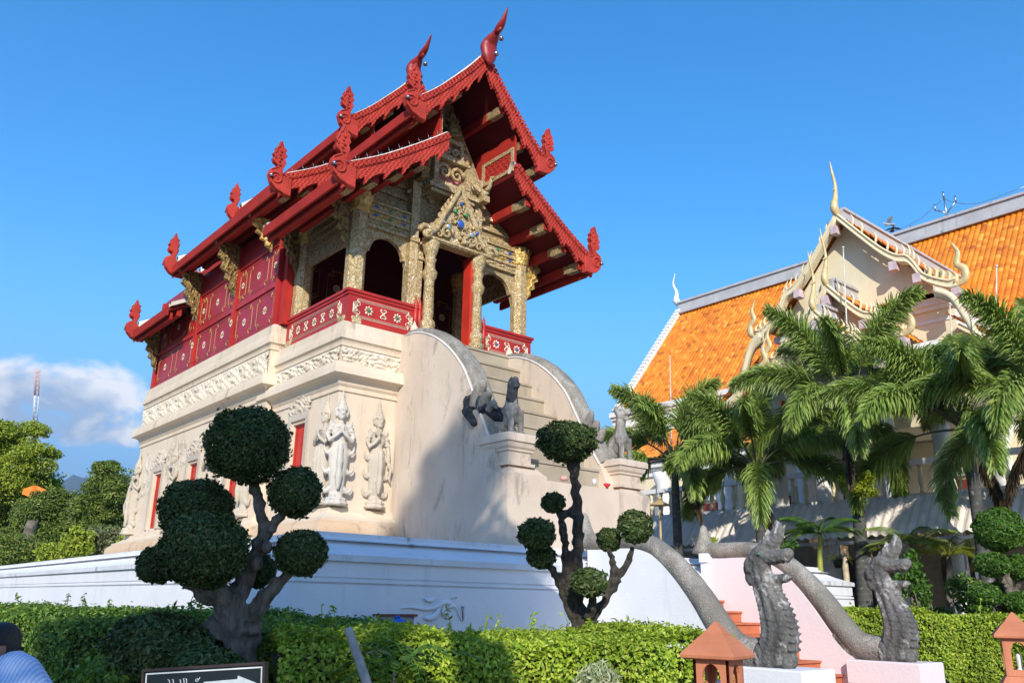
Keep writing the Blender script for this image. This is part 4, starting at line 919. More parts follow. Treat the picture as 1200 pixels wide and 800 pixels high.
# the naga itself, built about its own origin on the pedestal (y forward = -Y)
def PX(px, py): q = P(px, py, x=12.52); return np.array([q[1]-6.28, q[2]-.96])
def naga():
    b = MB(); loc2 = lambda L, x=0: [np.array([x, *PX(px, py)]) for px, py in L]
    # raised neck
    spine = [(1046,764),(1055,748),(1053,728),(1045,708),(1037,692),(1031,676),(1030,662)]
    q = arc(loc2(spine), 26); b.tube(q, np.interp(np.linspace(0,1,26), np.linspace(0,1,7), [.22,.25,.225,.185,.148,.13,.125]), 14, flat=.85)
    b.tube(arc([(0,.80,.34),(0,.62,.20),(0,.40,.14),(0,.15,.14),(0,-.1,.15)],14), np.linspace(.155,.20,14), 12); b.ell((0, PX(1052,752)[0], .13), (.19,.24,.16)); b.ell((0, PX(1030,765)[0], .07), (.15,.22,.13)); b.ell((0, PX(1062,755)[0], .10), (.15,.15,.14))
    rq = np.interp(np.linspace(0,1,26), np.linspace(0,1,7), [.22,.25,.225,.185,.148,.13,.125])
    for i in range(2, 25):
        tg_ = q[min(i+1,25)]-q[i-1]; tg_ /= np.linalg.norm(tg_); nb = np.array([0, tg_[2], -tg_[1]]); nb = nb if nb[1] > 0 else -nb
        b.ell(q[i]+nb*rq[i]*.95, (.035,.035,.028), nu=8, nv=6); b.ell(q[i]-nb*rq[i]*.93, (rq[i]*.6,.026,.024), nu=10, nv=6)
        for s in (-1, 1):
            for w_ in (-.5, 0, .5): b.ell(q[i]+nb*rq[i]*w_+X3*s*rq[i]*.85*math.sqrt(1-w_*w_)*.97+tg_*.02*(1 if w_ else -1), (.022,.042,.034), nu=8, nv=6)
    # head, jaws, snout
    b.ell((0, *PX(1032,661)), (.115,.15,.13))
    J = lambda L, r, n=9, x=0, fl=1: b.tube(arc(loc2(L, x), 12), np.interp(np.linspace(0,1,12), np.linspace(0,1,len(r)), r), n, flat=fl)
    J([(1031,660),(1043,663),(1054,662),(1062,660),(1065,660)], [.12,.10,.088,.082,.075]); J([(1058,665),(1063,659),(1064,655)], [.075,.07,.04])
    J([(1030,678),(1041,684),(1052,685),(1062,684),(1065,686)], [.11,.08,.06,.06,.048])
    J([(1048,690),(1054,702),(1059,712),(1059,720)], [.045,.04,.04,.02]); J([(1022,668),(1019,660),(1020,652)], [.05,.04,.01], 7); J([(1019,682),(1015,674),(1015,666)], [.05,.04,.01], 7); J([(1034,652),(1044,655),(1053,655)], [.05,.04,.02]); J([(1052,690),(1056,697)], [.05,.02])
    for s in (-.09, .09): b.ell((s, *PX(1036,660)), (.035,.045,.04)); J([(1024,678),(1020,670),(1021,663)], [.05,.04,.015], 7, s); J([(1027,690),(1022,684),(1021,676)], [.05,.045,.02], 7, s*.9)
    for k in range(4): b.ell((.0, *PX(1056-4*k,668-.6*k)), (.055,.018,.022))
    # crest
    J([(1036,656),(1045,648),(1050,637),(1049,630),(1047,625)], [.09,.115,.10,.06,.012], 9, 0, .55)
    J([(1034,657),(1037,645),(1039,638),(1038,634)], [.07,.07,.05,.012], 8, 0, .55); J([(1029,657),(1031,650),(1031,645)], [.06,.05,.012], 8, 0, .6); J([(1024,662),(1026,658),(1025,655)], [.05,.04,.012], 7)
    n = thing('naga_statue', '', 'naga statue', (0,0,0)); o = b.build('head', M['naga_dark'], n, local=True); remesh(o, .013, 2)
    # low coil joining the stair balustrade and the long body riding its wall
    b = MB(); L = [(9.40,2.60),(9.0,2.60),(8.5,2.58),(8.12,2.50),(7.80,2.31),(7.50,2.05),(7.22,1.74),(6.98,1.42),(6.78,1.20),(6.58,1.12),(6.35,1.09)]
    q = arc(L, 70); V = []; th = np.linspace(0, 2*np.pi, 17); tg = np.gradient(q, axis=0); tg /= np.linalg.norm(tg, axis=1, keepdims=True); nr = np.stack([-tg[:,1], tg[:,0]], 1); nr *= np.where(nr[:,1:2] < 0, -1, 1)
    rr = np.interp(np.linspace(0,1,70), [0,.4,.7,1], [.13,.145,.17,.20])
    for p, nn, r in zip(q, nr, rr): V.append([(1.18*r*math.cos(a), p[0]-6.28+nn[0]*r*math.sin(a), p[1]-.96+nn[1]*r*math.sin(a)) for a in th])
    b.grid(V, flip=False); b.build('body', M['naga_rail'], n, local=True)
    b = MB(); b.lathe([(0,0),(.20,0),(.21,.06),(.17,.12),(.12,.24),(.08,.36),(.05,.46),(0,.50)], (0,9.47-6.28,2.56-.96), 12, wob=(.06,6)); b.build('tail_cone', M['naga_rail'], n, local=True)
    b = MB(); e = PX(1035.5,660)
    for s in (-.125, .125): b.ell((s, *e), (.018,.020,.018), nu=10, nv=7)
    n['eye'] = 1; naga.eyes = b
    return n
ng = naga(); ng.location = (12.52, 6.28, .96); tag(ng, 'grey stone naga with tall crest on the right pinkish pedestal', 'naga statue', 'nagas guarding the lower stairs')
ng2 = copy_tree(ng); naga.eyes.build('eye', M['green_glass'], ng2, local=True); del ng['eye'], ng2['eye']; ng2.location = (9.65, 6.41, .96); tag(ng2, 'dark stone naga with green eye rearing behind the terracotta lantern', 'naga statue', 'nagas guarding the lower stairs')

# ================================================================= terracotta lanterns
def lantern():
    t = thing('garden_lantern', '', 'lantern', (0,0,0), 0, 'terracotta garden lanterns')
    b = MB()
    def sq(prof, m=0): b.ring(-.0, .0, -.0, .0, prof)
    sq([(.190,-.012),(.222,-.004),(.226,.012),(.218,.024),(.155,.075),(.150,.074),(.148,.083),(.092,.124),(.087,.123),(.085,.131),(.012,.196),(.0,.2)]); b.build('roof', M['terracotta'], t, local=True)
    # lamp house: four arched faces
    H = .30; hw = .150
    b = MB()
    for k in range(4):
        a = k*math.pi/2; u = np.array([math.cos(a), math.sin(a), 0]); n = np.array([-math.sin(a), math.cos(a), 0]); o = n*hw
        th = np.linspace(0, math.pi, 11); ar = [(.075*math.cos(q), -.11+.075*math.sin(q)) for q in th]
        poly = [(-hw,-.012),(-hw,-H),(-.075,-H),(-.075,-.25)]+[(c, d) for c, d in ar[::-1]]+[(.075,-.25),(.075,-H),(hw,-H),(hw,-.012)]
        # split into convex strips: left jamb, right jamb, spandrels, sill
        b.prism([(-hw,-.012),(-hw,-H),(-.075,-H),(-.075,-.11)], o, u, Z3, n, -.025, 0); b.prism([(.075,-.11),(.075,-H),(hw,-H),(hw,-.012)], o, u, Z3, n, -.025, 0)
        up = [(-hw,-.012),(-.075,-.11)]+[(c, d) for c, d in ar[::-1][1:-1]]+[(.075,-.11),(hw,-.012)]
        b.prism(up, o, u, Z3, n, -.025, 0); b.prism([(-.075,-.25),(-.075,-H),(.075,-H),(.075,-.25)], o, u, Z3, n, -.025, 0)
    b.build('lamp_house', M['terracotta'], t, local=True)
    b = MB(); b.ring(0, 0, 0, 0, [(.15,-.302),(.16,-.305),(.205,-.36),(.21,-.40),(.20,-.41),(.14,-.43),(.11,-.47),(.105,-1.25),(.15,-1.30),(.16,-1.36)]); b.build('post', M['terracotta'], t, local=True)
    b = MB(); b.lathe([(0,-.29),(.035,-.29),(.035,-.25),(.022,-.24),(.03,-.19),(.028,-.14),(.0,-.12)], (0,0,0), 12); b.build('lamp', simple('frosted_lamp_glass', (.7,.7,.66), .3), t, local=True)
    return t
lt = lantern(); c = C0 = EYE+ray(841,769)*5.0; lt.location = c; lt.rotation_euler = (0,0,R(14)); lt.scale = (.74,.74,1); tag(lt, 'terracotta lantern with tiered pyramid roof in front of the left naga', 'lantern')
lt2 = copy_tree(lt); lt2.location = EYE+ray(1190,746)*7.0; lt2.rotation_euler = (0,0,R(24)); tag(lt2, 'terracotta lantern cut off at the right edge, in front of the bright hedge', 'lantern')
# ================================================================= preaching hall with orange roofs (east of the library)
hall = thing('temple_hall', 'large cream temple hall with glazed orange tiled roofs behind the palms', 'hall', (30, 12, 0))
M['hall_wall'] = plaster('pale_yellow_wall', (.76,.68,.47), (.72,.63,.43), (.40,.34,.24), .08, .2)
M['hall_trim'] = plaster('cream_trim', (.74,.64,.43), (.70,.60,.39), (.40,.35,.25), .08, .2)
M['hall_white'] = plaster('white_cornice', (.78,.77,.73), (.74,.72,.68), (.40,.38,.34), .08, .2)
M['ridge_cement'] = plaster('grey_ridge_cement', (.50,.50,.50), (.40,.40,.41), (.10,.10,.10), .5, .8)
M['hall_gold'] = simple('cream_gold_finials', (.68,.53,.26), .45, .1, .2, 8, .2)
M['pink_block'] = simple('pinkish_block', (.62,.48,.50), .6)
def tile_mat():
    t = NT('glazed_orange_tiles'); x = t.n('SeparateXYZ'); t.l(t.n('UVMap').outputs[0], x.inputs[0])
    cm = t.n('CombineXYZ'); t.l(t.math('FLOOR', x.outputs[0]), cm.inputs[0]); t.l(t.math('FLOOR', x.outputs[1]), cm.inputs[1])
    wn_ = t.n('TexWhiteNoise', noise_dimensions='2D'); t.l(cm.outputs[0], wn_.inputs['Vector'])
    c = t.ramp(wn_.outputs['Value'], [(0,(.42,.10,.008)),(.08,(.62,.17,.008)),(.55,(.72,.215,.009)),(.92,(.80,.27,.014)),(1,(.82,.36,.04))])
    c = t.mix(t.math('MULTIPLY', t.rng(t.noise(.7, 8, .7), .55, .72), .4), c, (.42,.11,.010))
    return t.done(c, t.rng(wn_.outputs['Value'], 0, 1, .22, .42), 0, t.bump(t.noise(14, 3), .1, .01), .5)
M['tiles'] = tile_mat()
def tile_roof(name, o, along, down, L, H, parent, pitch=.205, row=.23):
    # o: top corner; along: unit along the ridge; down: unit down the slope
    o, along, down = (np.asarray(q, float) for q in (o, along, down)); nrm = np.cross(along, down); nrm = nrm if nrm[2] > 0 else -nrm
    nc, nr = max(2, int(L/pitch)), max(2, int(H/row)); k = 6
    u = np.linspace(0, nc, nc*k+1); hu = .045*np.abs(np.cos(np.pi*u))**.8
    vs = []; 
    for r in range(nr): vs += [(r+.001, .03), (r+.999, .0)]
    V = np.array([[o+along*(a*L/nc)+down*(v*H/nr)+nrm*(h+w) for (v, w) in vs] for a, h in zip(u, hu)])
    b = MB(); fl = np.dot(np.cross(V[1,0]-V[0,0], V[0,1]-V[0,0]), nrm) < 0
    b.grid(V, sm=False, flip=not fl); ob = b.build(name, M['tiles'], parent)
    me = ob.data; uv = me.uv_layers.new(name='UVMap'); li = np.empty(len(me.loops), np.int32); me.loops.foreach_get('vertex_index', li)
    uvv = np.array([[(a+.5, v) for (v, w) in vs] for a in u]).reshape(-1, 2)
    fc = np.repeat(np.mean(uvv[li].reshape(-1,4,2), axis=1), 4, axis=0); uv.data.foreach_set('uv', fc.ravel()); return ob
HX, HZ, HE, HEZ, HY0, HY1 = 33.0, 16.15, 28.0, 10.0, -6.0, 25.6
sl = np.array([HE-HX, 0, HEZ-HZ]); sL = np.linalg.norm(sl); sd_ = sl/sL
tile_roof('roof', (HX, HY0, HZ), Y3, sd_, HY1-HY0, sL, hall)
tile_roof('roof', (HX, HY0, HZ), Y3, sd_*np.array([-1,1,1]), HY1-HY0, sL, hall, .6, .8)
b = MB(); b.box(HX-.22, HX+.22, HY0, HY1+.1, HZ-.12, HZ+.42); b.box(HX-.30, HX+.30, HY0, HY1+.1, HZ+.42, HZ+.52); b.box(HX-.36, HX+.36, HY0, HY1+.1, HZ-.16, HZ-.05); b.build('roof_ridge', M['ridge_cement'], hall)
# stepped verge at the north end
b = MB(); nst = 30
for k in range(nst):
    p = np.array([HX, HY1, HZ])+sd_*(sL*(k+.5)/nst); nn = np.array([sd_[2], 0, -sd_[0]]); nn = -nn if nn[2] < 0 else nn
    b.obox(p+nn*.16+Y3*.12, (sd_, Y3, nn), (sL/nst*.40, .14, .10))
p = np.array([HX, HY1, HZ])+sd_*sL/2; b.obox(p+nn*.02+Y3*.12, (sd_, Y3, nn), (sL/2, .16, .10)); b.build('stepped_verge', M['hall_white'], hall)
# lower skirt roof, cornices and walls
tile_roof('lower_roof', (27.6, HY0, 8.75), Y3, np.array([-3.2,0,-1.75])/math.hypot(3.2,1.75), HY1+1.5-HY0, math.hypot(3.2,1.75), hall)
b = MB()
for z0, z1, d in ((8.8,9.2,.0),(9.2,9.32,.10),(9.32,9.62,.04),(9.62,9.74,.16),(9.74,9.95,.26)): b.box(27.62-d, 33, HY0, HY1, z0, z1)
b.build('cornice', M['hall_white'], hall)
b = MB()
for z0, z1, d in ((6.4,6.6,.0),(6.6,6.7,.10),(6.7,6.95,.22)): b.box(24.9-d, 28, HY0, HY1+1.2, z0, z1)
b.build('cornice', M['hall_white'], hall)
b = MB(); b.box(25.0, 38, HY0, HY1+1, 0, 6.5); b.box(27.7, 38, HY0, HY1-.1, 6.5, 9.0); b.box(28.4, 37.6, HY0, HY1-.3, 9, 10.1); b.prism([(28.2,9.95),(37.8,9.95),(33,15.9)], (0,HY1-.25,0), X3, Z3, Y3, -.2, 0); b.build('wall', M['hall_wall'], hall)
for y in np.arange(-3, 26, 2.9):
    b = MB(); b.lathe([(0,1.6),(.34,1.6),(.34,1.9),(.27,2.0),(.26,5.9),(.34,6.1),(.4,6.4),(0,6.4)], (24.45,y,0), 14); b.build('column', M['hall_white'], hall)
for y in np.arange(-1.6, 26, 2.9):
    b = MB(); b.box(24.93, 24.985, y-.55, y+.55, 2.4, 5.2); w = b.build('window', simple('red_brown_shutter', (.16,.03,.02), .5), hall)
    b = MB()
    for a, c, e, f in ((-.7,-.55,2.3,5.3),(.55,.7,2.3,5.3),(-.7,.7,5.3,5.5),(-.75,.75,2.15,2.3)): b.box(24.90, 24.995, y+a, y+c, e, f)
    b.build('window_surround', M['hall_white'], w)
# balcony with balustrade along the upper terrace
b = MB(); b.box(22.6, 25.0, HY0, HY1, 4.35, 4.62); b.box(22.5, 22.7, HY0, HY1, 5.35, 5.5)
b.build('balcony', M['hall_white'], hall)
for y in np.arange(2, 25, .42): b = MB(); b.lathe([(0,4.62),(.07,4.62),(.045,4.72),(.085,4.95),(.045,5.2),(.07,5.35),(0,5.35)], (22.6,y,0), 8); b.build('baluster', M['hall_trim'], hall)
# ---- entrance porch: gable facing the library, roofs stepping down towards it
GY = 11.13
def porch_tier(x0, x1, zp, hw, drop, up, wall=True, fin=True):
    for s in (-1, 1):
        d = np.array([0, s*hw, -drop]); H = np.linalg.norm(d); tile_roof('porch_roof', (x0, GY, zp), X3, d/H, x1-x0, H, hall, .235 if s < 0 else .4)
    b = MB(); b.box(x0, x1, GY-.14, GY+.14, zp-.08, zp+.20); b.box(x0, x1, GY-.2, GY+.2, zp+.2, zp+.28); b.build('porch_ridge', M['ridge_cement'], hall)
    if wall:
        b = MB(); b.prism([(-hw*.9,-drop*.97),(hw*.9,-drop*.97),(0,-.12)], (x0+.34,GY,zp), Y3, Z3, X3, 0, .15); b.build('gable', M['hall_wall'], hall)
    for s in (-1, 1):        # serpentine bargeboard
        L = [(0,0),(.22,-.27),(.42,-.50),(.56,-.62),(.66,-.66),(.72,-.74),(.80,-.88),(1.0,-1.0),(1.08,-1.0)]
        q = arc([(a*hw*1.02, c*drop) for a, c in L], 40); b = MB()
        b.grid([[(x0-.16+e, GY+s*a, zp+c+h) for e, h in ((0,.12),(0,-.13),(.04,-.15),(.22,-.15),(.22,.12),(0,.12))] for a, c in q], sm=False)
        b.tube([(x0-.165, GY+s*a, zp+c-.09) for a, c in q], .035, 6); b.tube([(x0-.165, GY+s*a, zp+c+.09) for a, c in q], .035, 6); bb = b.build('porch_bargeboard', M['hall_trim'], hall)
        for k in range(11):   # row of leaf-like crockets
            a, c = q[3+int(k*2.9)]; b = MB(); b.tube(arc([(x0,GY+s*a,zp+c+.10),(x0,GY+s*(a+.05),zp+c+.30),(x0,GY+s*(a-.03),zp+c+.50)], 5), [.06,.06,.05,.03,.006], 6, flat=.5); b.build('crocket', M['hall_trim'], bb)
        a, c = q[-1]; b = MB()   # naga-tail foot
        b.tube(arc([(x0-.08,GY+s*(a-.12),zp+c-.10),(x0-.08,GY+s*(a+.18),zp+c+.02),(x0-.08,GY+s*(a+.22),zp+c+.3),(x0-.08,GY+s*(a+.05),zp+c+.5),(x0-.08,GY+s*(a+.12),zp+c+.8),(x0-.08,GY+s*(a-.02),zp+c+1.15)], 22), np.interp(np.linspace(0,1,22), [0,.3,.6,.8,1], [.08,.11,.085,.065,.008]), 9, flat=.6)
        for g in range(5): b.tube(arc([(x0-.1,GY+s*(a-.06-.16*g),zp+c-.06+.08*g),(x0-.1,GY+s*(a+.02-.16*g),zp+c+.16+.09*g),(x0-.1,GY+s*(a-.08-.16*g),zp+c+.30+.09*g)], 5), [.07,.07,.06,.035,.006], 6)
        b.build('naga_foot', M['hall_gold'], bb)
        for f in (.02, .34, .66, .98):
            a, c = np.interp(f, np.linspace(0,1,40), q[:,0]), np.interp(f, np.linspace(0,1,40), q[:,1]); b = MB(); b.box(x0-.22, x0+.06, GY+s*a-.10-(0 if f > .1 else -.02*s), GY+s*a+.10, zp+c-.42, zp+c-.17)
            if f > .1 or s > 0: b.build('purlin_block', M['pink_block'], bb)
    # chofa
    b = MB(); q = arc([(x0-.02,GY,zp-.05),(x0-.22,GY,zp+.25),(x0-.08,GY,zp+.65),(x0-.02,GY,zp+1.05),(x0-.12,GY,zp+1.45),(x0-.18,GY,zp+1.8)], 24)
    b.tube(q, np.interp(np.linspace(0,1,24), [0,.18,.4,.6,.8,1], [.08,.125,.075,.05,.038,.01])*up, 10); b.tube([q[12], q[12]+np.array([-.17,0,-.05])], [.06,.01], 6); b.build('chofa', M['hall_gold'], hall)
porch_tier(22.0, 30.6, 12.77, 2.75, 2.95, 1.0)
porch_tier(21.0, 24.3, 10.25, 1.75, 1.75, .8)
porch_tier(20.2, 23.2, 9.30, 1.45, 1.45, .75)
b = MB(); b.box(22.75, 29.5, GY-2.55, GY+2.55, 6.4, 9.75); b.build('porch_wall', M['hall_wall'], hall)
b = MB()
for z0, z1, d in ((9.0,9.15,.0),(9.15,9.25,.08),(9.25,9.5,.02),(9.5,9.62,.14),(9.62,9.8,.24)): b.box(22.8-d, 29, GY-2.6-d, GY+2.6+d, z0, z1)
b.build('porch_cornice', M['hall_white'], hall)
for s in (-1, 1):
    d = np.array([0, s*1.6, -1.15]); H = np.linalg.norm(d); tile_roof('porch_skirt_roof', (21.6, GY+s*2.7, 8.95), X3, d/H, 6.2, H, hall)
    L = arc([(2.6,9.6),(3.0,9.3),(3.3,8.6),(3.6,7.9),(4.3,7.5)], 24); b = MB(); b.tube([(21.5,GY+s*a,c) for a, c in L], .09, 8); b.grid([[(21.45+e,GY+s*a,c+h) for e, h in ((0,.13),(0,-.2),(.2,-.2),(.2,.13))] for a, c in L]); bb = b.build('porch_bargeboard', M['hall_trim'], hall)
    b = MB(); a, c = L[-1]; b.tube(arc([(21.45,GY+s*(a-.1),c-.05),(21.45,GY+s*(a+.2),c+.15),(21.45,GY+s*(a+.08),c+.5),(21.45,GY+s*(a+.02),c+.95)], 14), np.linspace(.17,.01,14), 8); b.build('naga_foot', M['hall_gold'], bb)
for y in (GY-2.3, GY-.95, GY+.95, GY+2.3):
    b = MB(); b.lathe([(0,1.2),(.3,1.2),(.3,1.5),(.22,1.6),(.21,7.4),(.3,7.7),(.34,8.1),(0,8.1)], (21.4,y,0), 14); b.build('column', M['hall_white'], hall)
b = MB(); b.box(21.1, 22.8, GY-3.2, GY+3.2, 0, 1.2); b.build('porch_base', M['hall_white'], hall); b = MB(); b.box(21.2, 22.8, GY-2.6, GY+2.6, 7.7, 8.2); b.build('porch_beam', M['hall_white'], hall)
# left-hand small finials on the skirt-roof corners
for y in (14.9, 17.4, 25.8): b = MB(); b.tube(arc([(24.4,y,7.0),(24.2,y+.1,7.35),(24.35,y,7.7),(24.25,y,8.05)], 12), np.linspace(.14,.01,12), 7); b.build('eave_finial', M['hall_gold'], hall)
b = MB(); q = arc([(HX,HY1+.1,HZ+.4),(HX,HY1+.35,HZ+.75),(HX,HY1+.30,HZ+1.15),(HX,HY1+.5,HZ+1.7),(HX,HY1+.35,HZ+2.25)], 24); b.tube(q, np.interp(np.linspace(0,1,24), [0,.2,.5,1], [.16,.18,.09,.012]), 9); b.build('chofa', M['hall_white'], hall)

# corrugated awning on posts along the hall's foot
aw = thing('corrugated_awning', 'pale corrugated metal awning on thin posts at the foot of the hall', 'awning', (20.5, 10, 0))
M['corr'] = simple('pale_corrugated_metal', (.74,.68,.61), .6, 0, .2, 3, .1)
b = MB(); yy = np.arange(1, 21, .05); b.grid([[(20.0+.75*t, y, 3.36+.95*t+.03*math.sin(y*2*math.pi/.22)) for t in (0,1)] for y in yy], sm=False, flip=True); b.build('sheet', M['corr'], aw)
b = MB()
for x, z in ((20.05,3.27),(20.7,4.12)): b.box(x, x+.07, 1, 21, z-.08, z)
for y in np.arange(1.5, 21, 2.4): b.box(20.05, 22.5, y, y+.05, 3.2, 3.26)
for y in np.arange(1.5, 21, 3.2): b.box(20.08, 20.14, y, y+.06, 0, 3.3)
b.build('frame', M['metal'], aw)
# shaded ground-floor rooms under it
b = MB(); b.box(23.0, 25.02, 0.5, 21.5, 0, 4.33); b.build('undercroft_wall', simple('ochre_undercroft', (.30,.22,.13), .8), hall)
for y in np.arange(2.2, 21, 3.1):
    b = MB(); b.box(22.95, 23.02, y, y+1.5, .9, 3.0); b.build('doorway', simple('dark_brown_door', (.045,.02,.014), .5), hall)

# ---- ridge aerial, wires, poles, birds
ae = thing('roof_antenna', 'thin forked antenna on the hall ridge', 'antenna', (HX, 12.6, HZ+.5)); b = MB()
tp = P(1106, 231, x=HX); bs = P(1111, 262, x=HX); b.tube([bs, tp], .035, 6)
b.tube([P(1096,246,x=HX), P(1109.5,250,x=HX)], .03, 6); b.tube([P(1120,236,x=HX), P(1109.5,250,x=HX)], .03, 6)
for a in ((1096,246),(1120,236),(1106,231)): q = P(*a, x=HX); b.tube([q-Z3*.05, q+Z3*.25], .035, 6)
b.build('mast', M['metal'], ae)
wr = thing('lightning_wire', 'thin lightning wire strung along the hall ridge', 'wire', (HX, 12, HZ+.5)); b = MB()
for L in ([(1045,272),(1076,258),(1106,232)], [(1106,232),(1118,237),(1147,238),(1200,219)], [(815,347),(835,341),(860,334),(900,322),(945,306)]):
    b.tube(arc([P(*a, x=HX) for a in L], 16), .012, 4)
b.build('wire', M['metal'], wr); b = MB()
for px, y0, y1 in ((815,356,346),(832,350,341),(862,342,333),(900,330,321),(921,325,316),(1067,272,264),(1155,247,238)): b.tube([P(px,y0,x=HX),P(px,y1,x=HX)], .025, 5)
b.build('wire_post', M['metal'], wr)
def pole(label, p0, p1, r=.022, name='flag_pole'):
    b = MB(); b.tube([p0, p1], [r*1.5, r*.7], 7); b.ell(p1, (r*1.6,)*3, nu=8, nv=6); o = thing(name, label, 'pole', p0); b.build('shaft', simple('pale_pole_paint', (.62,.60,.50), .5), o)
for lab, px, py, px0, x in (('thin pale flag pole in front of the hall porch', 988, 290, 996, 20.6), ('thin pale flag pole before the left orange roof', 785, 418, 787, 20.6), ('slanting cream pole against the right orange roof', 1168, 312, 1136, 20.6), ('short thin pole beside the porch bargeboard', 1113, 356, 1118, 20.9)):
    t = P(px, py, x=x); bse = P(px0, 640, x=x); bse[2] = 0; pole(lab, bse, t)
def bird(label, p, hd, dark, up):
    o = thing('flying_pigeon', label, 'bird', p, hd, 'pigeons over the hall'); o.scale = (.6,.6,.6); b = MB()
    b.tube([(0,-.17,.0),(0,-.10,.01),(0,0,0),(0,.12,0),(0,.17,.03),(0,.20,.03)], [.02,.05,.065,.05,.035,.01], 8); b.tube([(0,-.14,0),(0,-.28,.0)], [.035,.06], 6, flat=2)
    b.build('body', dark, o, local=True)
    for s in (-1, 1):
        w = MB(); w.add([(s*.04,.08,.03),(s*.2,.12,.03+up*.16),(s*.36,-.04,.03+up*.3),(s*.2,-.10,.02+up*.15),(s*.04,-.08,.02)], [(0,1,2,3,4)]); w.build('wing', dark, o, local=True)
bird('pale pigeon with raised wings flying beside the hall gable', EYE+ray(1040.5,263)*22, 1.0, simple('pale_feathers', (.42,.42,.44), .7), .8)
bird('dark pigeon flying just below the pale one beside the hall gable', EYE+ray(1046.5,268)*22, 2.2, simple('dark_feathers', (.06,.06,.07), .7), -.3)
# ================================================================= vegetation
def leaf_mat(name, c1, c2, c3, trans=.25, rough=.45):
    t = NT(name); g = t.n('NewGeometry'); c = t.ramp(g.outputs['Random Per Island'], [(0,c1),(.5,c2),(1,c3)])
    c = t.mix(t.math('MULTIPLY', t.rng(t.noise(2.2, 4), .4, .65), .45), c, tuple(q*.55 for q in c1))
    t.done(c, rough, spec=.35); tr = t.n('BsdfTranslucent'); t.l(t.mix(1.0, c, (1.0,1.0,.35), 'MULTIPLY'), tr.inputs[0])
    mx = t.n('MixShader'); mx.inputs[0].default_value = trans; t.l(t.b.outputs[0], mx.inputs[1]); t.l(tr.outputs[0], mx.inputs[2]); t.l(mx.outputs[0], t.out.inputs[0]); return t.m
M['leaf_topiary'] = leaf_mat('clipped_leaves', (.035,.065,.018), (.065,.115,.028), (.16,.18,.06), .15)
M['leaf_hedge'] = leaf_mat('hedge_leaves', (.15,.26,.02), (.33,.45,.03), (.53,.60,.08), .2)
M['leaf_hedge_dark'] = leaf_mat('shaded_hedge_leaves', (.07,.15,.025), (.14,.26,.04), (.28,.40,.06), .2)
M['leaf_palm'] = leaf_mat('palm_leaflets', (.13,.22,.045), (.24,.35,.06), (.42,.50,.14), .22)
M['leaf_yellow'] = leaf_mat('yellow_green_fronds', (.14,.21,.012), (.26,.33,.02), (.42,.44,.03), .35)
M['leaf_dead'] = leaf_mat('dry_fronds', (.03,.022,.014), (.07,.05,.028), (.16,.12,.06), .1, .8)
M['leaf_rain'] = leaf_mat('rain_tree_leaves', (.20,.28,.025), (.33,.42,.035), (.48,.54,.08), .22)
M['leaf_mango'] = leaf_mat('broad_tree_leaves', (.065,.125,.022), (.14,.225,.03), (.30,.32,.075), .2)
M['leaf_grey'] = leaf_mat('greyish_shrub_leaves', (.14,.17,.08), (.22,.25,.11), (.32,.33,.17), .3)
M['leaf_bright'] = leaf_mat('bright_shrub_leaves', (.05,.13,.018), (.09,.20,.025), (.15,.28,.04), .3)
M['leaf_variegated'] = leaf_mat('variegated_leaves', (.20,.28,.10), (.48,.52,.30), (.68,.68,.50), .25)
M['bark'] = (lambda t: t.done(t.mix(t.rng(t.noise(5, 6, .65, (3,3,1)), .35, .65), (.095,.078,.062), (.27,.235,.19)), .9, 0, t.bump(t.noise(16, 6, .7, (3,3,.7)), .9, .04)))(NT('rough_bark'))
M['bark_dark'] = (lambda t: t.done(t.mix(t.rng(t.noise(9, 6, .65, (3,3,1)), .35, .7), (.022,.018,.014), (.10,.085,.068)), .9, 0, t.bump(t.noise(20, 6, .7), .9, .04)))(NT('dark_knobbly_bark'))
def palm_bark():
    t = NT('ringed_palm_trunk'); x = t.n('SeparateXYZ'); t.l(t.obj(), x.inputs[0]); w = t.math('SINE', t.math('MULTIPLY', x.outputs[2], 52))
    c = t.mix(t.rng(t.noise(3, 6), .35, .65), (.04,.042,.04), (.10,.10,.092)); c = t.mix(t.math('MULTIPLY', t.rng(w, .7, 1), .5), c, (.05,.05,.045))
    c = t.mix(t.math('MULTIPLY', t.rng(t.noise(7, 7, .7), .57, .68), .6), c, (.38,.37,.33)); return t.done(c, .85, 0, t.bump(w, .3, .01))
M['palm_bark'] = palm_bark(); M['palm_petiole'] = simple('dark_palm_petiole', (.07,.075,.035), .6, 0, .3, 5, .1); M['crownshaft'] = simple('green_crownshaft', (.075,.09,.05), .5, 0, .3, 3, .1); M['yellow_stem'] = simple('yellow_palm_stem', (.38,.40,.06), .5, 0, .25, 4, .1)
def leaves(b, pts, nrm, L, Wd, tilt=.6, m=0, droop=0):
    # folded four-point leaves scattered at pts, facing roughly along nrm
    n = len(pts); nrm = nrm*1.25+tilt*rng.normal(size=(n,3)); nrm /= np.linalg.norm(nrm, axis=1, keepdims=True)+1e-9
    a = rng.normal(size=(n,3)); a[:,2] -= droop; a -= nrm*np.sum(a*nrm, axis=1, keepdims=True); a /= np.linalg.norm(a, axis=1, keepdims=True)+1e-9
    s = np.cross(nrm, a); L = L*(.6+.8*rng.random((n,1))); w = Wd*(.6+.8*rng.random((n,1)))
    V = np.stack([pts-a*L*.5, pts+s*w*.5+nrm*w*.22, pts+a*L*.5-nrm*L*.10, pts-s*w*.5+nrm*w*.22], 1).reshape(-1,3)
    i = np.arange(n)[:,None]*4; b.add(V, np.concatenate([i+np.array([[0,1,2]]), i+np.array([[0,2,3]])], 1).reshape(-1,3), m); return b
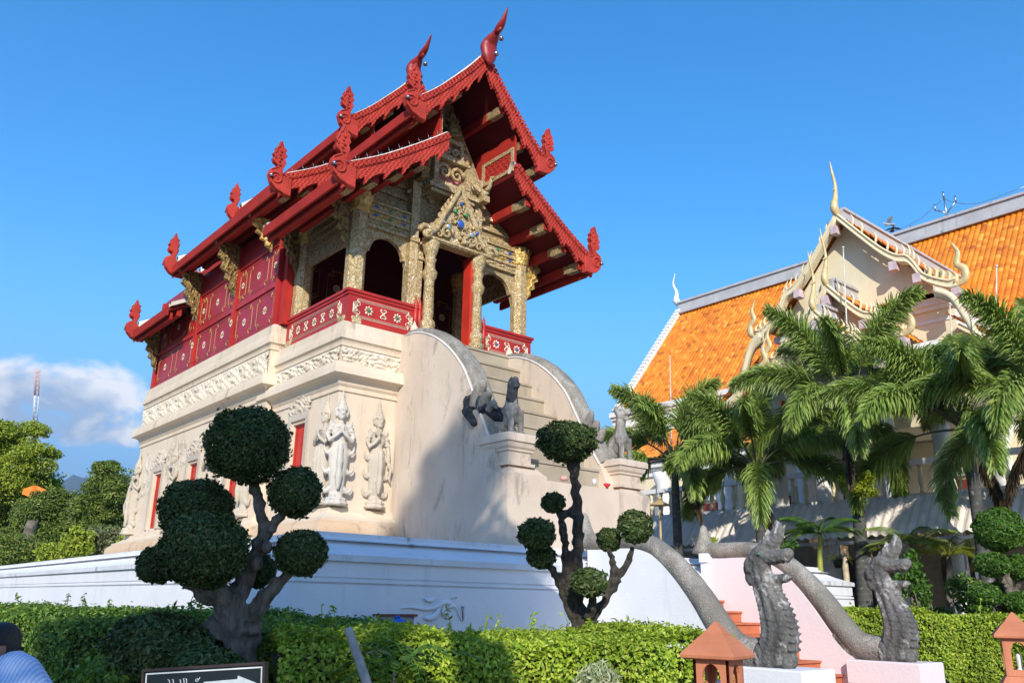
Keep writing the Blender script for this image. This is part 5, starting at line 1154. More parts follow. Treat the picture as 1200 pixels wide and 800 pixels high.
def ball_points(c, r, n, shell=.14, fl=None):
    d = rng.normal(size=(n,3)); d /= np.linalg.norm(d, axis=1, keepdims=True)
    lump = 1+.045*np.sin(7*d[:,0]+3*d[:,1])+.04*np.sin(9*d[:,2]-5*d[:,1]+c[0])
    p = np.array(c)+d*np.array(r)*(lump*(1-shell*rng.random(n)**1.5+.04*np.abs(rng.normal(size=n))))[:,None]
    nn = d/np.array(r); nn /= np.linalg.norm(nn, axis=1, keepdims=True); return p, nn
def topiary_ball(parent, c, r, mat, L=.034, k=1.0, name='foliage_ball', core=True):
    r = np.array(r)*.925
    area = 4*math.pi*((r[0]*r[1])**1.6/3+2*(r[0]*r[2])**1.6/3)**(1/1.6); n = int(k*3.4*area/(L*L*.6*.5)); b = MB()
    p, nn = ball_points(c, r, n); leaves(b, p, nn, L, L*.6, .55)
    b.ell(c, np.array(r)*.84, 0, 18, 12, jit=.02)
    p, nn = ball_points(c, np.array(r)*1.05, max(10, n//16), .05); leaves(b, p, nn, L*1.25, L*.6, 1.1); return b.build(name, mat, parent)
def limb(b, pts, r0, r1, n=9, wob=.012):
    q = arc(pts, max(10, 5*len(pts))); k = len(q); q[1:-1] += wob*rng.normal(size=(k-2,3)); r = np.linspace(r0, r1, k)*(1+.10*rng.normal(size=k)); b.tube(q, r, n)
def D(px, py, d): return EYE+ray(px, py)*d

# ---- big cloud-pruned tree on the left
d0 = 6.6
bz = thing('cloud_pruned_tree', 'large cloud-pruned tree with twisted trunk before the left corner of the terrace', 'topiary tree', D(265,765,d0)*np.array([1,1,0]))
for px, py, rx, ry, d in ((291,521,49,46,6.6),(346,576,31,30,6.6),(353,647,31,27,6.5),(231,597,43,37,6.8),(241,643,51,45,6.35),(186,661,25,22,6.5),(300,668,24,20,6.9)):
    s = d/F; topiary_ball(bz, D(px, py, d), (rx*s, rx*s, ry*s), M['leaf_topiary'])
b = MB(); T = lambda L: [D(px, py, d) for px, py, d in L]
base = D(262, 770, d0); base[2] = 0
limb(b, [base+np.array([.05,.05,0])]+T([(262,800,6.6),(258,760,6.6),(262,728,6.6),(276,700,6.6),(289,674,6.6),(299,650,6.6),(309,630,6.6)]), .13, .046)
limb(b, T([(309,632,6.6),(307,610,6.6),(303,590,6.6),(299,572,6.6),(294,550,6.6)]), .046, .036)
limb(b, T([(309,630,6.6),(318,616,6.6),(328,606,6.6),(338,594,6.6)]), .045, .03)
limb(b, [base+np.array([.25,-.1,0])]+T([(285,800,6.5),(287,760,6.5),(296,730,6.5),(307,706,6.5),(318,691,6.5),(331,680,6.5),(345,666,6.5)]), .115, .028)
limb(b, T([(262,748,6.5),(268,716,6.5),(262,698,6.45),(247,690,6.4),(238,672,6.4)]), .12, .05)
limb(b, T([(250,700,6.45),(232,690,6.45),(214,680,6.5),(196,668,6.5)]), .06, .03); limb(b, T([(258,700,6.6),(246,670,6.7),(236,630,6.8)]), .07, .04)
limb(b, T([(275,790,6.45),(272,745,6.42),(276,715,6.45),(284,690,6.5)]), .09, .05)
for px, py, r in ((313,641,.045),(301,660,.05),(322,683,.045),(262,700,.06),(250,738,.09),(296,748,.07)): b.ell(D(px, py, 6.52), (r,r,r*1.2))
tr = b.build('trunk', M['bark'], bz); remesh(tr, .016, 1)

# ---- slimmer cloud-pruned tree in front of the stairs
d0 = 9.3
b2 = thing('cloud_pruned_tree', 'slim dark-stemmed cloud-pruned tree rising from the bright hedge before the stairs', 'topiary tree', D(682,740,d0)*np.array([1,1,0]))
for px, py, rx, ry, d in ((664,517,36,24,9.3),(648,589,14,12,9.3),(629,626,22,19,9.2),(634,652,17,14,9.3),(744,617,21,20,9.3),(713,632,14,14,9.4),(690,682,22,17,9.0)):
    s = d/F; topiary_ball(b2, D(px, py, d), (rx*s, rx*s, ry*s), M['leaf_topiary'], .05)
b = MB(); base = D(684, 760, d0); base[2] = 0
limb(b, [base]+T([(684,760,d0),(683,730,d0),(678,705,d0),(676,670,d0),(677,630,d0),(676,595,d0),(673,560,d0),(671,540,d0)]), .10, .045, 9, .012)
limb(b, T([(672,556,d0),(667,538,d0),(662,522,d0)]), .05, .03); limb(b, T([(673,550,d0),(676,536,d0),(674,522,d0)]), .055, .03)
limb(b, T([(678,712,d0),(669,690,d0),(664,660,d0),(661,630,d0),(657,606,d0),(650,592,d0)]), .075, .03)
limb(b, T([(682,745,d0),(668,715,d0),(656,685,d0),(648,668,d0),(638,655,d0)]), .06, .028); limb(b, T([(676,716,d0),(664,690,d0),(652,672,d0),(644,662,d0)]), .05, .025)
limb(b, T([(684,735,d0),(700,716,d0),(716,690,d0),(730,668,d0),(741,640,d0)]), .06, .03); limb(b, T([(710,698,d0),(720,672,d0),(718,656,d0),(713,642,d0)]), .045, .025); limb(b, T([(688,728,d0),(694,708,9.1),(691,690,9.0)]), .06, .03)
for px, py, r in ((683,722,.09),(670,600,.05),(662,602,.04),(720,668,.05)): b.ell(D(px, py, d0), (r,r,r*1.3))
tr = b.build('trunk', M['bark_dark'], b2); remesh(tr, .016, 1)

# ---- topiary by the hall, far right
d0 = 15.5
b3 = thing('cloud_pruned_tree', 'neat dome-topped topiary with pale stems beyond the right hedge', 'topiary tree', D(1175,740,d0)*np.array([1,1,0]))
for px, py, rx, ry, d in ((1171,620,28,25,15.5),(1163,661,20,14,15.3),(1194,664,15,15,15.5),(1155,697,19,13,15.2),(1194,706,17,13,15.2),(1168,694,12,12,15.8),(1150,712,12,6,15.2)):
    s = d/F; topiary_ball(b3, D(px, py, d), (rx*s, rx*s, ry*s), M['leaf_bright'], .065)
b = MB(); base = D(1178, 740, d0); base[2] = 0
for L, r0, r1 in (([(1180,720),(1183,695),(1178,670),(1172,640)], .10, .06), ([(1183,692),(1178,682),(1168,672)], .07, .04), ([(1184,700),(1192,690),(1194,676)], .07, .04), ([(1176,720),(1168,710),(1160,702)], .07, .04), ([(1182,722),(1190,716),(1194,710)], .06, .04)): limb(b, [base]*(r0 > .09)+[D(px, py, d0) for px, py in L], r0, r1)
b.build('trunk', M['bark'], b3)

# ---- hedges
def hedge(name, label, path, width, z, mat, L=.05, dens=1.0, grp=None, ground=0, sprigs=12):
    path = np.array(path, float); q = arc(np.column_stack([path, np.zeros(len(path))]), 40)[:, :2]; sg = np.linalg.norm(np.diff(q, axis=0), axis=1); ln = np.concatenate([[0], np.cumsum(sg)]); TL = ln[-1]
    c = q.mean(0); o = thing(name, label, 'hedge', (c[0], c[1], ground), 0, grp); b = MB()
    def at(s): return np.stack([np.interp(s, ln, q[:,0]), np.interp(s, ln, q[:,1])], 1)
    def tn(s): d = at(s+.05)-at(s-.05); d /= np.linalg.norm(d, axis=1, keepdims=True)+1e-9; return np.stack([-d[:,1], d[:,0]], 1)
    per = width+2*1.1; n = int(dens*3.0*TL*per/(L*L*.6*.5)); s = rng.random(n)*TL; w = rng.random(n)*per
    P0, N0 = at(s), tn(s); zt = z+.05*np.sin(s*2.1)+.035*np.sin(s*5.3+1)+.03*rng.normal(size=n)
    off = np.where(w < 1.1, -width/2, np.where(w > per-1.1, width/2, w-1.1-width/2)); top = (w >= 1.1)&(w <= per-1.1)
    rr = .07*np.sin(s*3.7+2)+.05*np.sin(s*9+zt*8); hz = np.where(top, zt, z-np.where(w < 1.1, w, per-w))
    off = off+np.where(top, 0, np.sign(off)*(rr+.05*rng.normal(size=n)-.06*np.clip((hz-z+.12)/.12,0,1)))
    pts = np.column_stack([P0+N0*off[:,None], hz-np.where(top, .04*rng.random(n)+.10*np.clip(np.abs(off)/(width/2)-.85,0,1)*6*.15, 0)])
    nr = np.column_stack([N0*np.where(top, 0, np.sign(off))[:,None], np.where(top, 1, .35)]); leaves(b, pts, nr, L, L*.6, .6)
    fl = b; b = MB()      # woody inside
    sc = np.linspace(0, TL, 24); a, nn = at(sc), tn(sc); k = width/2-.14
    b.grid([[(*(p-e*k), ground), (*(p-e*k), z-.18), (*(p-e*k*.7), z-.10), (*(p+e*k*.7), z-.10), (*(p+e*k), z-.18), (*(p+e*k), ground)] for p, e in zip(a, nn)], sm=False)
    b.build('branches', simple('hedge_twigs', (.035,.045,.015), .9, 0, .4, 12, .5), o)
    b = fl        # loose sprigs above the clipped top
    for i in range(sprigs):
        s0 = rng.random()*TL; p = np.array([*at(np.array([s0]))[0]+tn(np.array([s0]))[0]*(rng.random()-.5)*width*.8, z-.05]); h = .12+.2*rng.random(); tip = p+np.array([.08*rng.normal(), .08*rng.normal(), h]); m = (p+tip)/2+.02*rng.normal(size=3)
        b.tube(arc([p, m, tip], 5), .004, 4); f = rng.random(7)[:,None]; pt = p+(tip-p)*(.35+.65*f)+.015*rng.normal(size=(7,3)); leaves(b, pt, np.tile([0,0,1.], (7,1)), L*1.7, L*.6, .8)
    b.build('foliage', mat, o); return o
G2 = lambda px, d: D(px, 720, d)[:2]
hedge('clipped_hedge', 'bright yellow-green clipped hedge at the foot of the terrace front', [G2(305,7.4), G2(480,7.9), G2(650,8.3), G2(790,8.6)], 2.6, 1.36, M['leaf_hedge'], .046, .8, None, 0, 26)
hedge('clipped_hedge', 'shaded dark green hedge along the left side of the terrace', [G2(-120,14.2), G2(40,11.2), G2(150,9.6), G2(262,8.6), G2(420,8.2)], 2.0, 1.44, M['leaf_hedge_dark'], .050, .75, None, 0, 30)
hedge('clipped_hedge', 'sunny clipped hedge right of the nagas in front of the hall', [G2(985,16.2), G2(1060,15.8), G2(1140,15.4), G2(1290,14.6)], 1.9, 1.60, M['leaf_hedge'], .055, .9, None, 0, 10)
# rounded dark shrub in the left hedge
sh = thing('rounded_shrub', 'dark rounded shrub swelling out of the left hedge beside the big twisted trunk', 'shrub', D(185,790,6.3)*np.array([1,1,0])); s = 6.3/F
topiary_ball(sh, D(186,762,6.3), (62*s,62*s,44*s), M['leaf_topiary'], .045); topiary_ball(sh, D(140,790,6.2), (45*s,45*s,36*s), M['leaf_hedge_dark'], .05); topiary_ball(sh, D(240,795,6.0), (50*s,50*s,34*s), M['leaf_topiary'], .05)
for lab, px, py, rx, ry, dd, mm in (('dark leafy shrub at the foot of the big twisted trunk, right side', 318, 775, 34, 36, 6.9, 'leaf_hedge_dark'), ('low dark shrub hugging the left foot of the big twisted trunk', 228, 775, 26, 24, 6.1, 'leaf_topiary')):
    c = D(px, py, dd); o = thing('leafy_shrub', lab, 'shrub', (c[0],c[1],0)); s = dd/F; topiary_ball(o, c, (rx*s*1.1,rx*s*1.1,ry*s*1.1), M[mm], .05, .8); b = MB(); b.tube([(c[0],c[1],0), c], [.05,.03], 6); b.build('stem', M['bark'], o)
# fern-leaved sapling
def pinnate(b, o, az, el, L, droop, lw, n=9, m=0, ll=.13):
    pts = [np.array(o)]; e = el
    for k in range(n): pts.append(pts[-1]+L/n*np.array([math.cos(az)*math.cos(e), math.sin(az)*math.cos(e), math.sin(e)])); e -= droop/n
    b.tube(pts, np.linspace(.006,.002,n+1), 4, m)
    for k in range(2, n+1):
        for s in (-1, 1):
            a = az+s*1.0; p = pts[k]; q = p+ll*math.sin(.5+2.3*k/n)*np.array([math.cos(a), math.sin(a), -.35]); t = np.cross(q-p, Z3); t /= np.linalg.norm(t)+1e-9
            b.add([p, (p+q)/2+t*lw, q, (p+q)/2-t*lw], [(0,1,2),(0,2,3)], m)
sp = thing('feathery_sapling', 'feathery-leaved sapling growing out of the hedge beside the grey stake', 'sapling', D(465,800,6.2)*np.array([1,1,0])); b = MB()
for k in range(15):
    pinnate(b, D(462+rng.normal()*10, 778+rng.normal()*10, 6.1), rng.random()*6.28, .5+.5*rng.random(), .42+.2*rng.random(), 1.8, .022, 10, 0, .10)
b.build('foliage', M['leaf_bright'], sp); b = MB(); p = D(462,785,6.1); b.tube([p*np.array([1,1,0]), p], [.02,.012], 6); b.build('stem', M['bark'], sp)
vs = thing('variegated_shrub', 'small cream variegated shrub low in the bright hedge', 'shrub', D(702,800,6.3)*np.array([1,1,0])); b = MB()
p, nn = ball_points(D(702,802,6.3), (.17,.17,.15), 700, .5); leaves(b, p, nn, .075, .016, .7, droop=1.0); b.build('foliage', M['leaf_variegated'], vs); b = MB(); p = D(702,800,6.3); b.tube([p*np.array([1,1,0]), p], [.02,.012], 6); b.build('stem', M['bark'], vs)
sk = MB(); a, c = D(408,736,5.2), D(432,806,5.0); e = a+(c-a)*3.0; 
t_ = (e-a)/np.linalg.norm(e-a); e = a+t_*(a[2]/-t_[2]); sk.tube([a, (a+c)/2, c, e], [.026,.028,.028,.03], 8, sm=False); tag(sk.build('garden_stake', simple('weathered_grey_wood', (.33,.30,.27), .85, 0, .3, 12, .4)), 'weathered grey wooden stake leaning in front of the hedge', 'stake')

# ---- foxtail palms
def frond(b, o, az, el, L, droop, nl=52, m=0, ll=.62, dead=False):
    n = 16; pts = [np.array(o, float)]; e = el
    for k in range(n):
        pts.append(pts[-1]+L/n*np.array([math.cos(az)*math.cos(e), math.sin(az)*math.cos(e), math.sin(e)])); e -= droop/n*(.5+k/n)
        az += .02*rng.normal()
    pts = np.array(pts); b.tube(pts, np.linspace(.030,.005,n+1), 5, m+(0 if dead else 1))
    s = .30+.70*np.linspace(0, 1, nl); x = np.stack([np.interp(s, np.linspace(0,1,n+1), pts[:,i]) for i in range(3)], 1); tg = np.gradient(x, axis=0); tg /= np.linalg.norm(tg, axis=1, keepdims=True)
    for i in range(nl):
        t = tg[i]; a = np.cross(t, Z3); a /= np.linalg.norm(a)+1e-9; c = np.cross(a, t); fl = ll*(.35+.75*math.sin(math.pi*min(1,.12+.86*s[i])))
        for k in range(12):
            th = 2*math.pi*(k+rng.random())/12; d = math.cos(th)*a+math.sin(th)*c; d = d*.75+t*(.62+.3*rng.random())-Z3*(.05+.5*dead); d /= np.linalg.norm(d); f = fl*(.65+.5*rng.random())
            sd = np.cross(d, c if abs(math.cos(th)) > .5 else a); sd /= np.linalg.norm(sd)+1e-9; w = .0165; p = x[i]; md = p+d*f*.42; d2 = d*.85-Z3*.42; d2 /= np.linalg.norm(d2); m2 = md+d2*f*.34; d3 = d2*.8-Z3*.45; d3 /= np.linalg.norm(d3); tp = m2+d3*f*.26
            b.add([p-sd*w*.5, p+sd*w*.5, md+sd*w, md-sd*w, m2+sd*w*.8, m2-sd*w*.8, tp], [(0,1,2,3),(3,2,4,5),(5,4,6)], m)
def palm(label, base, crown, nf, seed, r=.17, L=2.2, skip=None, els=None):
    rs = np.random.default_rng(seed); o = thing('foxtail_palm', label, 'palm tree', (base[0],base[1],0), 0, 'foxtail palms before the hall'); base = np.array([base[0],base[1],0]); cr = np.array(crown)
    b = MB(); q = arc([base, base*.5+cr*.5-Z3*.6+np.array([.03,.02,0]), cr-Z3*1.0], 24); b.tube(q, np.linspace(r*1.25, r*.8, 24)*(1+.015*np.sin(np.arange(24)*2.4)), 14); b.build('trunk', M['palm_bark'], o)
    b = MB(); b.tube(arc([cr-Z3*1.02, cr-Z3*.6, cr-Z3*.2, cr+Z3*.15], 10), [r*.78,r*.82,r*.80,r*.74,r*.66,r*.58,r*.5,r*.42,r*.34,r*.22], 12); b.build('crownshaft', M['crownshaft'], o)
    for k in range(nf):
        az = k*2.399+rs.random()*.5; e = (1.42-1.35*(k/(nf-1))**.95)+.10*rs.normal(); Lk = L*(1.0+.25*rs.random())
        b = MB(); frond(b, cr+np.array([.06*math.cos(az),.06*math.sin(az),-.05]), az, e, Lk, .85+.45*rs.random()+.85*(k/nf)); b.build('frond', [M['leaf_palm'], M['palm_petiole']], o)
    for k in range(1):
        b = MB(); frond(b, cr-Z3*.3, rs.random()*6.28, -.5-.3*rs.random(), L*.8, .9, 26, 0, .34, True); b.build('dry_frond', M['leaf_dead'], o)
    return o
def px_palm(label, pb, pc, x, nf, seed, **k):
    B = P(*pb, x=x); Cc = P(*pc, x=x); palm(label, B, (Cc[0], Cc[1], Cc[2]), nf, seed, **k)
px_palm('foxtail palm rising behind the right lion and its pedestal', (795,635), (790,538), 18.9, 13, 3, r=.14, L=2.45)
px_palm('foxtail palm between the lower nagas, its trunk below the left orange roof', (890,622), (886,545), 19.0, 13, 11, r=.145, L=2.45)
px_palm('tallest foxtail palm, ringed grey trunk standing by the right naga', (1010,700), (996,478), 19.2, 14, 5, r=.155, L=2.9)
px_palm('foxtail palm with dark trunk left of the dome-topped topiary', (1146,600), (1131,500), 19.2, 13, 23, r=.145, L=2.75)
px_palm('foxtail palm at the right edge, only its fronds inside the picture', (1242,560), (1236,470), 19.2, 12, 31, r=.15, L=2.8)
def small_palm(label, px, py0, py1, d, n, mat, L, stem):
    p1 = D(px, py1, d); p0 = D(px, py0, d); o = thing('young_palm', label, 'palm tree', (p1[0],p1[1],0)); b = MB(); b.tube([(p1[0],p1[1],0), p0, p1], [.075,.065,.045], 9); b.build('trunk', stem, o); b = MB()
    for k in range(n):
        az = k*2.4; el = 1.2-.9*k/n; pts = [p1]; e = el
        for j in range(10): pts.append(pts[-1]+L/10*np.array([math.cos(az)*math.cos(e), math.sin(az)*math.cos(e), math.sin(e)])); e -= .16
        b.tube(pts, np.linspace(.014,.004,11), 4)
        for j in np.linspace(1.5, 10, 24):
            p = np.array([np.interp(j, range(11), [q[i] for q in pts]) for i in range(3)])
            for s in (-1, 1):
                a = az+s*.85; f = .42*math.sin(.35+2.4*j/10); tp = p+f*np.array([math.cos(a), math.sin(a), .1-.4]); t = np.array([-math.sin(az), math.cos(az), .3])*0+np.array([math.cos(az), math.sin(az), 0])*.022; b.add([p-t, p+t, (p+tp)/2+t*1.1+Z3*.03, tp, (p+tp)/2-t*1.1+Z3*.03], [(0,1,2,4),(4,2,3)])
    b.build('fronds', mat, o)
small_palm('young palm with yellow-green stem standing behind the right end of the terrace', 961, 664, 626, 19.2, 10, M['leaf_bright'], 1.0, M['yellow_stem'])
small_palm('young palm with a glowing yellow frond in front of the dark doorway', 1112, 700, 652, 18.4, 9, M['leaf_yellow'], 1.15, M['bark'])
small_palm('low green palm behind the right naga crest', 1068, 690, 640, 18.8, 9, M['leaf_palm'], 1.1, M['bark'])
def bush(label, px, py, rx, ry, d, mat, n=900, L=.11, name='leafy_shrub', grp=None, stems=True):
    c = D(px, py, d); s = d/F; o = thing(name, label, 'shrub', (c[0],c[1],0), 0, grp); b = MB()
    for k in range(7):
        q = c+np.array([rng.normal()*rx*s*.42, rng.normal()*rx*s*.42, rng.normal()*ry*s*.42]); p, nn = ball_points(q, (rx*s*.5,rx*s*.5,ry*s*.5), n//7, .6); leaves(b, p, nn, L, L*.5, .8)
    b.build('foliage', mat, o); b = MB()
    for k in range(4 if stems else 0): b.tube(arc([(c[0],c[1],0), (c[0]+.1*rng.normal(),c[1]+.1*rng.normal(),c[2]*.5), c+np.array([.2*rng.normal(),.2*rng.normal(),.1])], 6), [.03,.028,.025,.02,.015,.01], 5)
    if stems: b.build('stems', M['bark'], o)
bush('glossy green shrub between the right naga and the dark doorway', 1074, 692, 20, 34, 17.0, M['leaf_bright'], 900, .12)
bush('dark leafy shrub left of the topiary stems', 1136, 700, 22, 26, 17.4, M['leaf_hedge_dark'], 900, .12)
bush('small leafy shrub under the yellow palm frond', 1105, 716, 20, 14, 17.2, M['leaf_bright'], 600, .1)
bush('orange-flowered shrub peeping over the naga balustrade', 828, 636, 10, 8, 16.8, M['leaf_yellow'], 220, .10)
bush('leafy shrub showing above the naga tail near the palms', 915, 640, 12, 10, 19.0, M['leaf_bright'], 260, .12)
bush('yellowish fern clinging to the tallest palm trunk', 1003, 565, 20, 14, 19.2, M['leaf_yellow'], 500, .10, 'epiphyte_fern', None, False)
def hanging_pot(label, px, py, x):
    p = P(px, py, x=x); o = thing('hanging_plant', label, 'hanging plant', p, 0, 'plants hanging under the awning'); b = MB(); b.lathe([(0,-.28),(.10,-.26),(.14,-.08),(.15,-.06),(0,-.07)], p, 12); b.build('pot', simple('dark_pot', (.04,.04,.04), .6), o); b = MB()
    for k in range(3): b.tube([p+np.array([.13*math.cos(k*2.1),.13*math.sin(k*2.1),-.07]), (p[0],p[1],3.3)], .005, 4)
    b.build('wire', M['metal'], o); b = MB()
    for k in range(14): pinnate(b, p-Z3*.05, k*2.4, .9-.05*k, .42, 2.0, .012, 8, 0, .08)
    b.build('foliage', M['leaf_yellow'], o)
hanging_pot('fern in a dark hanging pot between the two nagas', 982, 652, 20.1); hanging_pot('fern hanging under the awning just left of the right naga crest', 1028, 642, 20.1)
# tall pale stake beside the hanging pot
b = MB(); p = P(992,664,x=19.4); b.tube([(p[0],p[1],0), (p[0]-.02,p[1]+.02,p[2]), p+Z3*.42], [.09,.075,.01], 8); tag(b.build('timber_post', simple('pale_timber', (.55,.47,.33), .7)), 'pale pointed timber post behind the terrace corner under the awning', 'post')
b = MB(); p = P(773,592,x=17.5); b.lathe([(0,.16),(.05,.14),(.26,.02),(.27,0),(.0,-.02)], p, 16); b.tube([(p[0],p[1],0), p], .03, 8); b.ell(p+Z3*.19, (.06,.06,.05)); tag(b.build('garden_lamp', simple('ochre_lamp_cap', (.45,.33,.15), .6)), 'mushroom-shaped ochre garden lamp below the right lion pedestal', 'lamp')

# ---- trees beyond the terrace on the left
def tree(name, label, px, d, clumps, mat, n, L, trunk_r=.28, grp='trees beyond the terrace', droop=0, ground=0):
    bs = D(px, 700, d); bs[2] = ground; o = thing(name, label, 'tree', bs, 0, grp); b = MB(); tb = MB(); s = d/F
    tot = sum(rx*ry for _, _, rx, ry, _ in clumps); fork = None
    ctr = np.mean([D(x, y, d+dz) for x, y, rx, ry, dz in clumps], axis=0); fork = bs*np.array([1,1,0])+np.array([0,0,ground+max(.8,(ctr[2]-ground)*.42)]); limb(tb, [bs, (bs+fork)/2+np.array([.1,.08,0]), fork], trunk_r, trunk_r*.7, 9, .02)
    for x, y, rx, ry, dz in clumps:
        c = D(x, y, d+dz); k = max(10, int((rx*ry)**.5/2.2)); limb(tb, [fork, fork*.5+c*.5+np.array([0,0,.3]), c], trunk_r*.45, .03, 6, .03)
        for i in range(k):
            v = rng.normal(size=3); v /= np.linalg.norm(v); q = c+v*np.array([rx*s, rx*s, ry*s])*(.2+.7*rng.random()); rr = np.array([rx*s, rx*s, ry*s*.85])*(.26+.24*rng.random())
            p, nn = ball_points(q, rr, max(30, int(n*rx*ry/tot/k)), .55); m_ = len(p)//4; p[:m_] = c+(np.clip(rng.normal(size=(m_,3)),-1.7,1.7)*np.array([rx*s,rx*s,ry*s])*.42); nn[:,2] += .5; leaves(b, p, nn, L, L*.5, .9, droop=droop)
    b.build('crown', mat, o); tb.build('trunk', M['bark'], o); return o
tree('rain_tree', 'tall spreading rain tree with sunlit yellowish-green crown at the left edge', 5, 38, [(10,515,40,26,0),(38,540,30,20,-1),(-30,540,45,35,0),(15,570,45,28,-1),(55,565,22,16,0),(-20,610,45,40,0)], M['leaf_rain'], 70000, .135, .4)
tree('broadleaf_tree', 'dark broad tree in the middle of the left tree belt behind the terrace', 48, 34, [(45,610,36,32,0),(70,585,24,16,1),(15,640,36,26,0),(75,630,24,30,0)], M['leaf_mango'], 40000, .135, .3)
tree('broadleaf_tree', 'loose tree with reddish young leaves beside the far corner of the library', 128, 32, [(128,566,30,24,0),(108,590,24,22,0),(148,590,20,30,1),(120,615,34,22,0)], M['leaf_mango'], 34000, .125, .22)
tree('leafy_shrub', 'greyish twiggy shrub above the terrace coping at far left', 125, 29, [(128,630,28,18,0),(112,640,22,16,0)], M['leaf_grey'], 5000, .13, .08)
tree('leafy_shrub', 'bright green shrub above the terrace coping beneath the dark trees', 85, 28, [(88,638,22,20,0),(65,648,22,16,0),(150,640,14,16,0)], M['leaf_rain'], 5200, .14, .08)
tree('broadleaf_tree', 'low dark tree at the bottom of the left tree belt beside the brown trunk', 10, 30, [(5,645,40,26,0),(-30,640,30,30,0),(40,650,20,18,0)], M['leaf_mango'], 22000, .13, .2)
b = MB(); limb(b, [D(27,668,33)*np.array([1,1,0]), D(27,655,33), D(33,632,33), D(38,610,33)], .35, .2, 9); tag(b.build('bare_trunk', M['bark']), 'reddish brown leaning trunk among the left trees', 'tree trunk')
b = MB(); a = D(40,576,36); q = [[a+np.array([u*.8, -u*.3, v*.4+.08*math.sin(u*6+v*3)])+np.array([0,.06*math.sin(u*9),0]) for v in np.linspace(-.5,.5,6)] for u in np.linspace(-.5,.5,12)]; b.grid(q); b.grid([[p+np.array([0,.012,0]) for p in r] for r in q], flip=True); tag(b.build('orange_cloth', simple('orange_cloth', (.80,.22,.02), .7)), 'orange cloth caught among the left trees', 'cloth')
# red and white lattice mast in the distance
mt_ = thing('radio_mast', 'slender red and white radio mast standing behind the left trees', 'mast', D(30,700,160)*np.array([1,1,0])); tp, bt = D(44,433,160), D(30,700,160); bt[2] = 0; bands_ = 9
for i in range(bands_):
    b = MB(); p0, p1 = bt+(tp-bt)*i/bands_, bt+(tp-bt)*(i+1)/bands_
    for a in (0, 2.1, 4.2): e = np.array([.42*math.cos(a), .42*math.sin(a), 0]); b.tube([p0+e, p1+e], .09, 5)
    for j in range(6):
        u0, u1 = p0+(p1-p0)*j/6, p0+(p1-p0)*(j+1)/6
        for a, c in ((0,2.1),(2.1,4.2),(4.2,0)): b.tube([u0+.42*np.array([math.cos(a),math.sin(a),0]), u1+.42*np.array([math.cos(c),math.sin(c),0])], .035, 4)
    b.build('lattice_section', simple('mast_red' if i % 2 == 0 else 'mast_white', (.62,.36,.34) if i % 2 == 0 else (.66,.68,.72), .6), mt_)
# shade trees standing behind the photographer
def shade_tree(label, base, crown, r, n, L):
    o = thing('shade_tree', label, 'tree', base, 0, 'tall shade trees on the forecourt'); b = MB(); limb(b, [base, (np.array(base)+np.array(crown))/2+np.array([.2,.1,0]), crown], .35, .15); tb = b; f = MB(); c = np.array(crown, float)
    for k in range(26):
        v = rng.normal(size=3); v /= np.linalg.norm(v); q = c+v*np.array(r)*(.35+.6*rng.random()); limb(tb, [np.array(base)*.25+c*.75, (q+c)/2, q], .08, .02, 5); p, nn = ball_points(q, np.array(r)*(.25+.12*rng.random()), n//26, .7); leaves(f, p, nn, L, L*.5, .8)
    f.build('crown', M['leaf_mango'], o); tb.build('trunk', M['bark'], o)
SH = np.array([-.575, -.69, .44])
shade_tree('tall leafy shade tree behind the camera', (-5.2,-3.0,0), np.array([1.9,6.4,2.2])+SH*14, (2.3,2.3,2.3), 16000, .22)
shade_tree('distant crown of a tall thin tree behind the camera', (-15,-17,0), np.array([8.57,11.95,3.1])+SH*36, (1.15,1.0,1.7), 3200, .24)
shade_tree('broad leafy shade tree behind the camera on the right', (-1.6,-4.2,0), np.array([6.6,9.6,2.25])+SH*16, (2.1,2.1,1.5), 11000, .22)
# ================================================================= small things and the visitor
# niche with a rusty upper edge and a blue bottle in the terrace wall
c0 = P(462, 730, y=YP-.06); nb = thing('meter_box', 'shallow white wall box with rusty upper edge holding a blue container', 'wall box', (c0[0],YP-.05,1.05)); b = MB()
x0, x1 = P(440,724,y=YP-.06)[0], P(486.5,725,y=YP-.06)[0]; zt = P(463,722,y=YP-.06)[2]
b.box(x0, x0+.03, YP-.08, YP-.003, 1.0, zt); b.box(x1-.03, x1, YP-.08, YP-.003, 1.0, zt); b.box(x0+.03, x1-.03, YP-.02, YP-.004, 1.0, zt); b.build('case', M['white'], nb)
b = MB(); b.box(x0-.01, x1+.01, YP-.10, YP-.003, zt+.002, zt+.03); b.build('rusty_lip', simple('rusty_edge', (.20,.055,.03), .85, 0, .5, 20, .3), nb)
bc = thing('plastic_container', 'bright blue plastic container inside the wall box', 'container', P(465,734,y=YP-.2)); p = P(465.5,730,y=YP-.20); b = MB(); b.lathe([(0,-.35),(.12,-.35),(.125,-.30),(.125,.0),(.11,.045),(.05,.06),(0,.062)], p, 18, sx=1.0, sy=.8); b.build('body', simple('blue_plastic', (.01,.13,.62), .35, 0, .1), bc)
b = MB(); b.lathe([(0,.06),(.035,.06),(.035,.09),(0,.092)], p, 12); b.build('cap', simple('blue_cap', (.01,.10,.5), .4), bc)
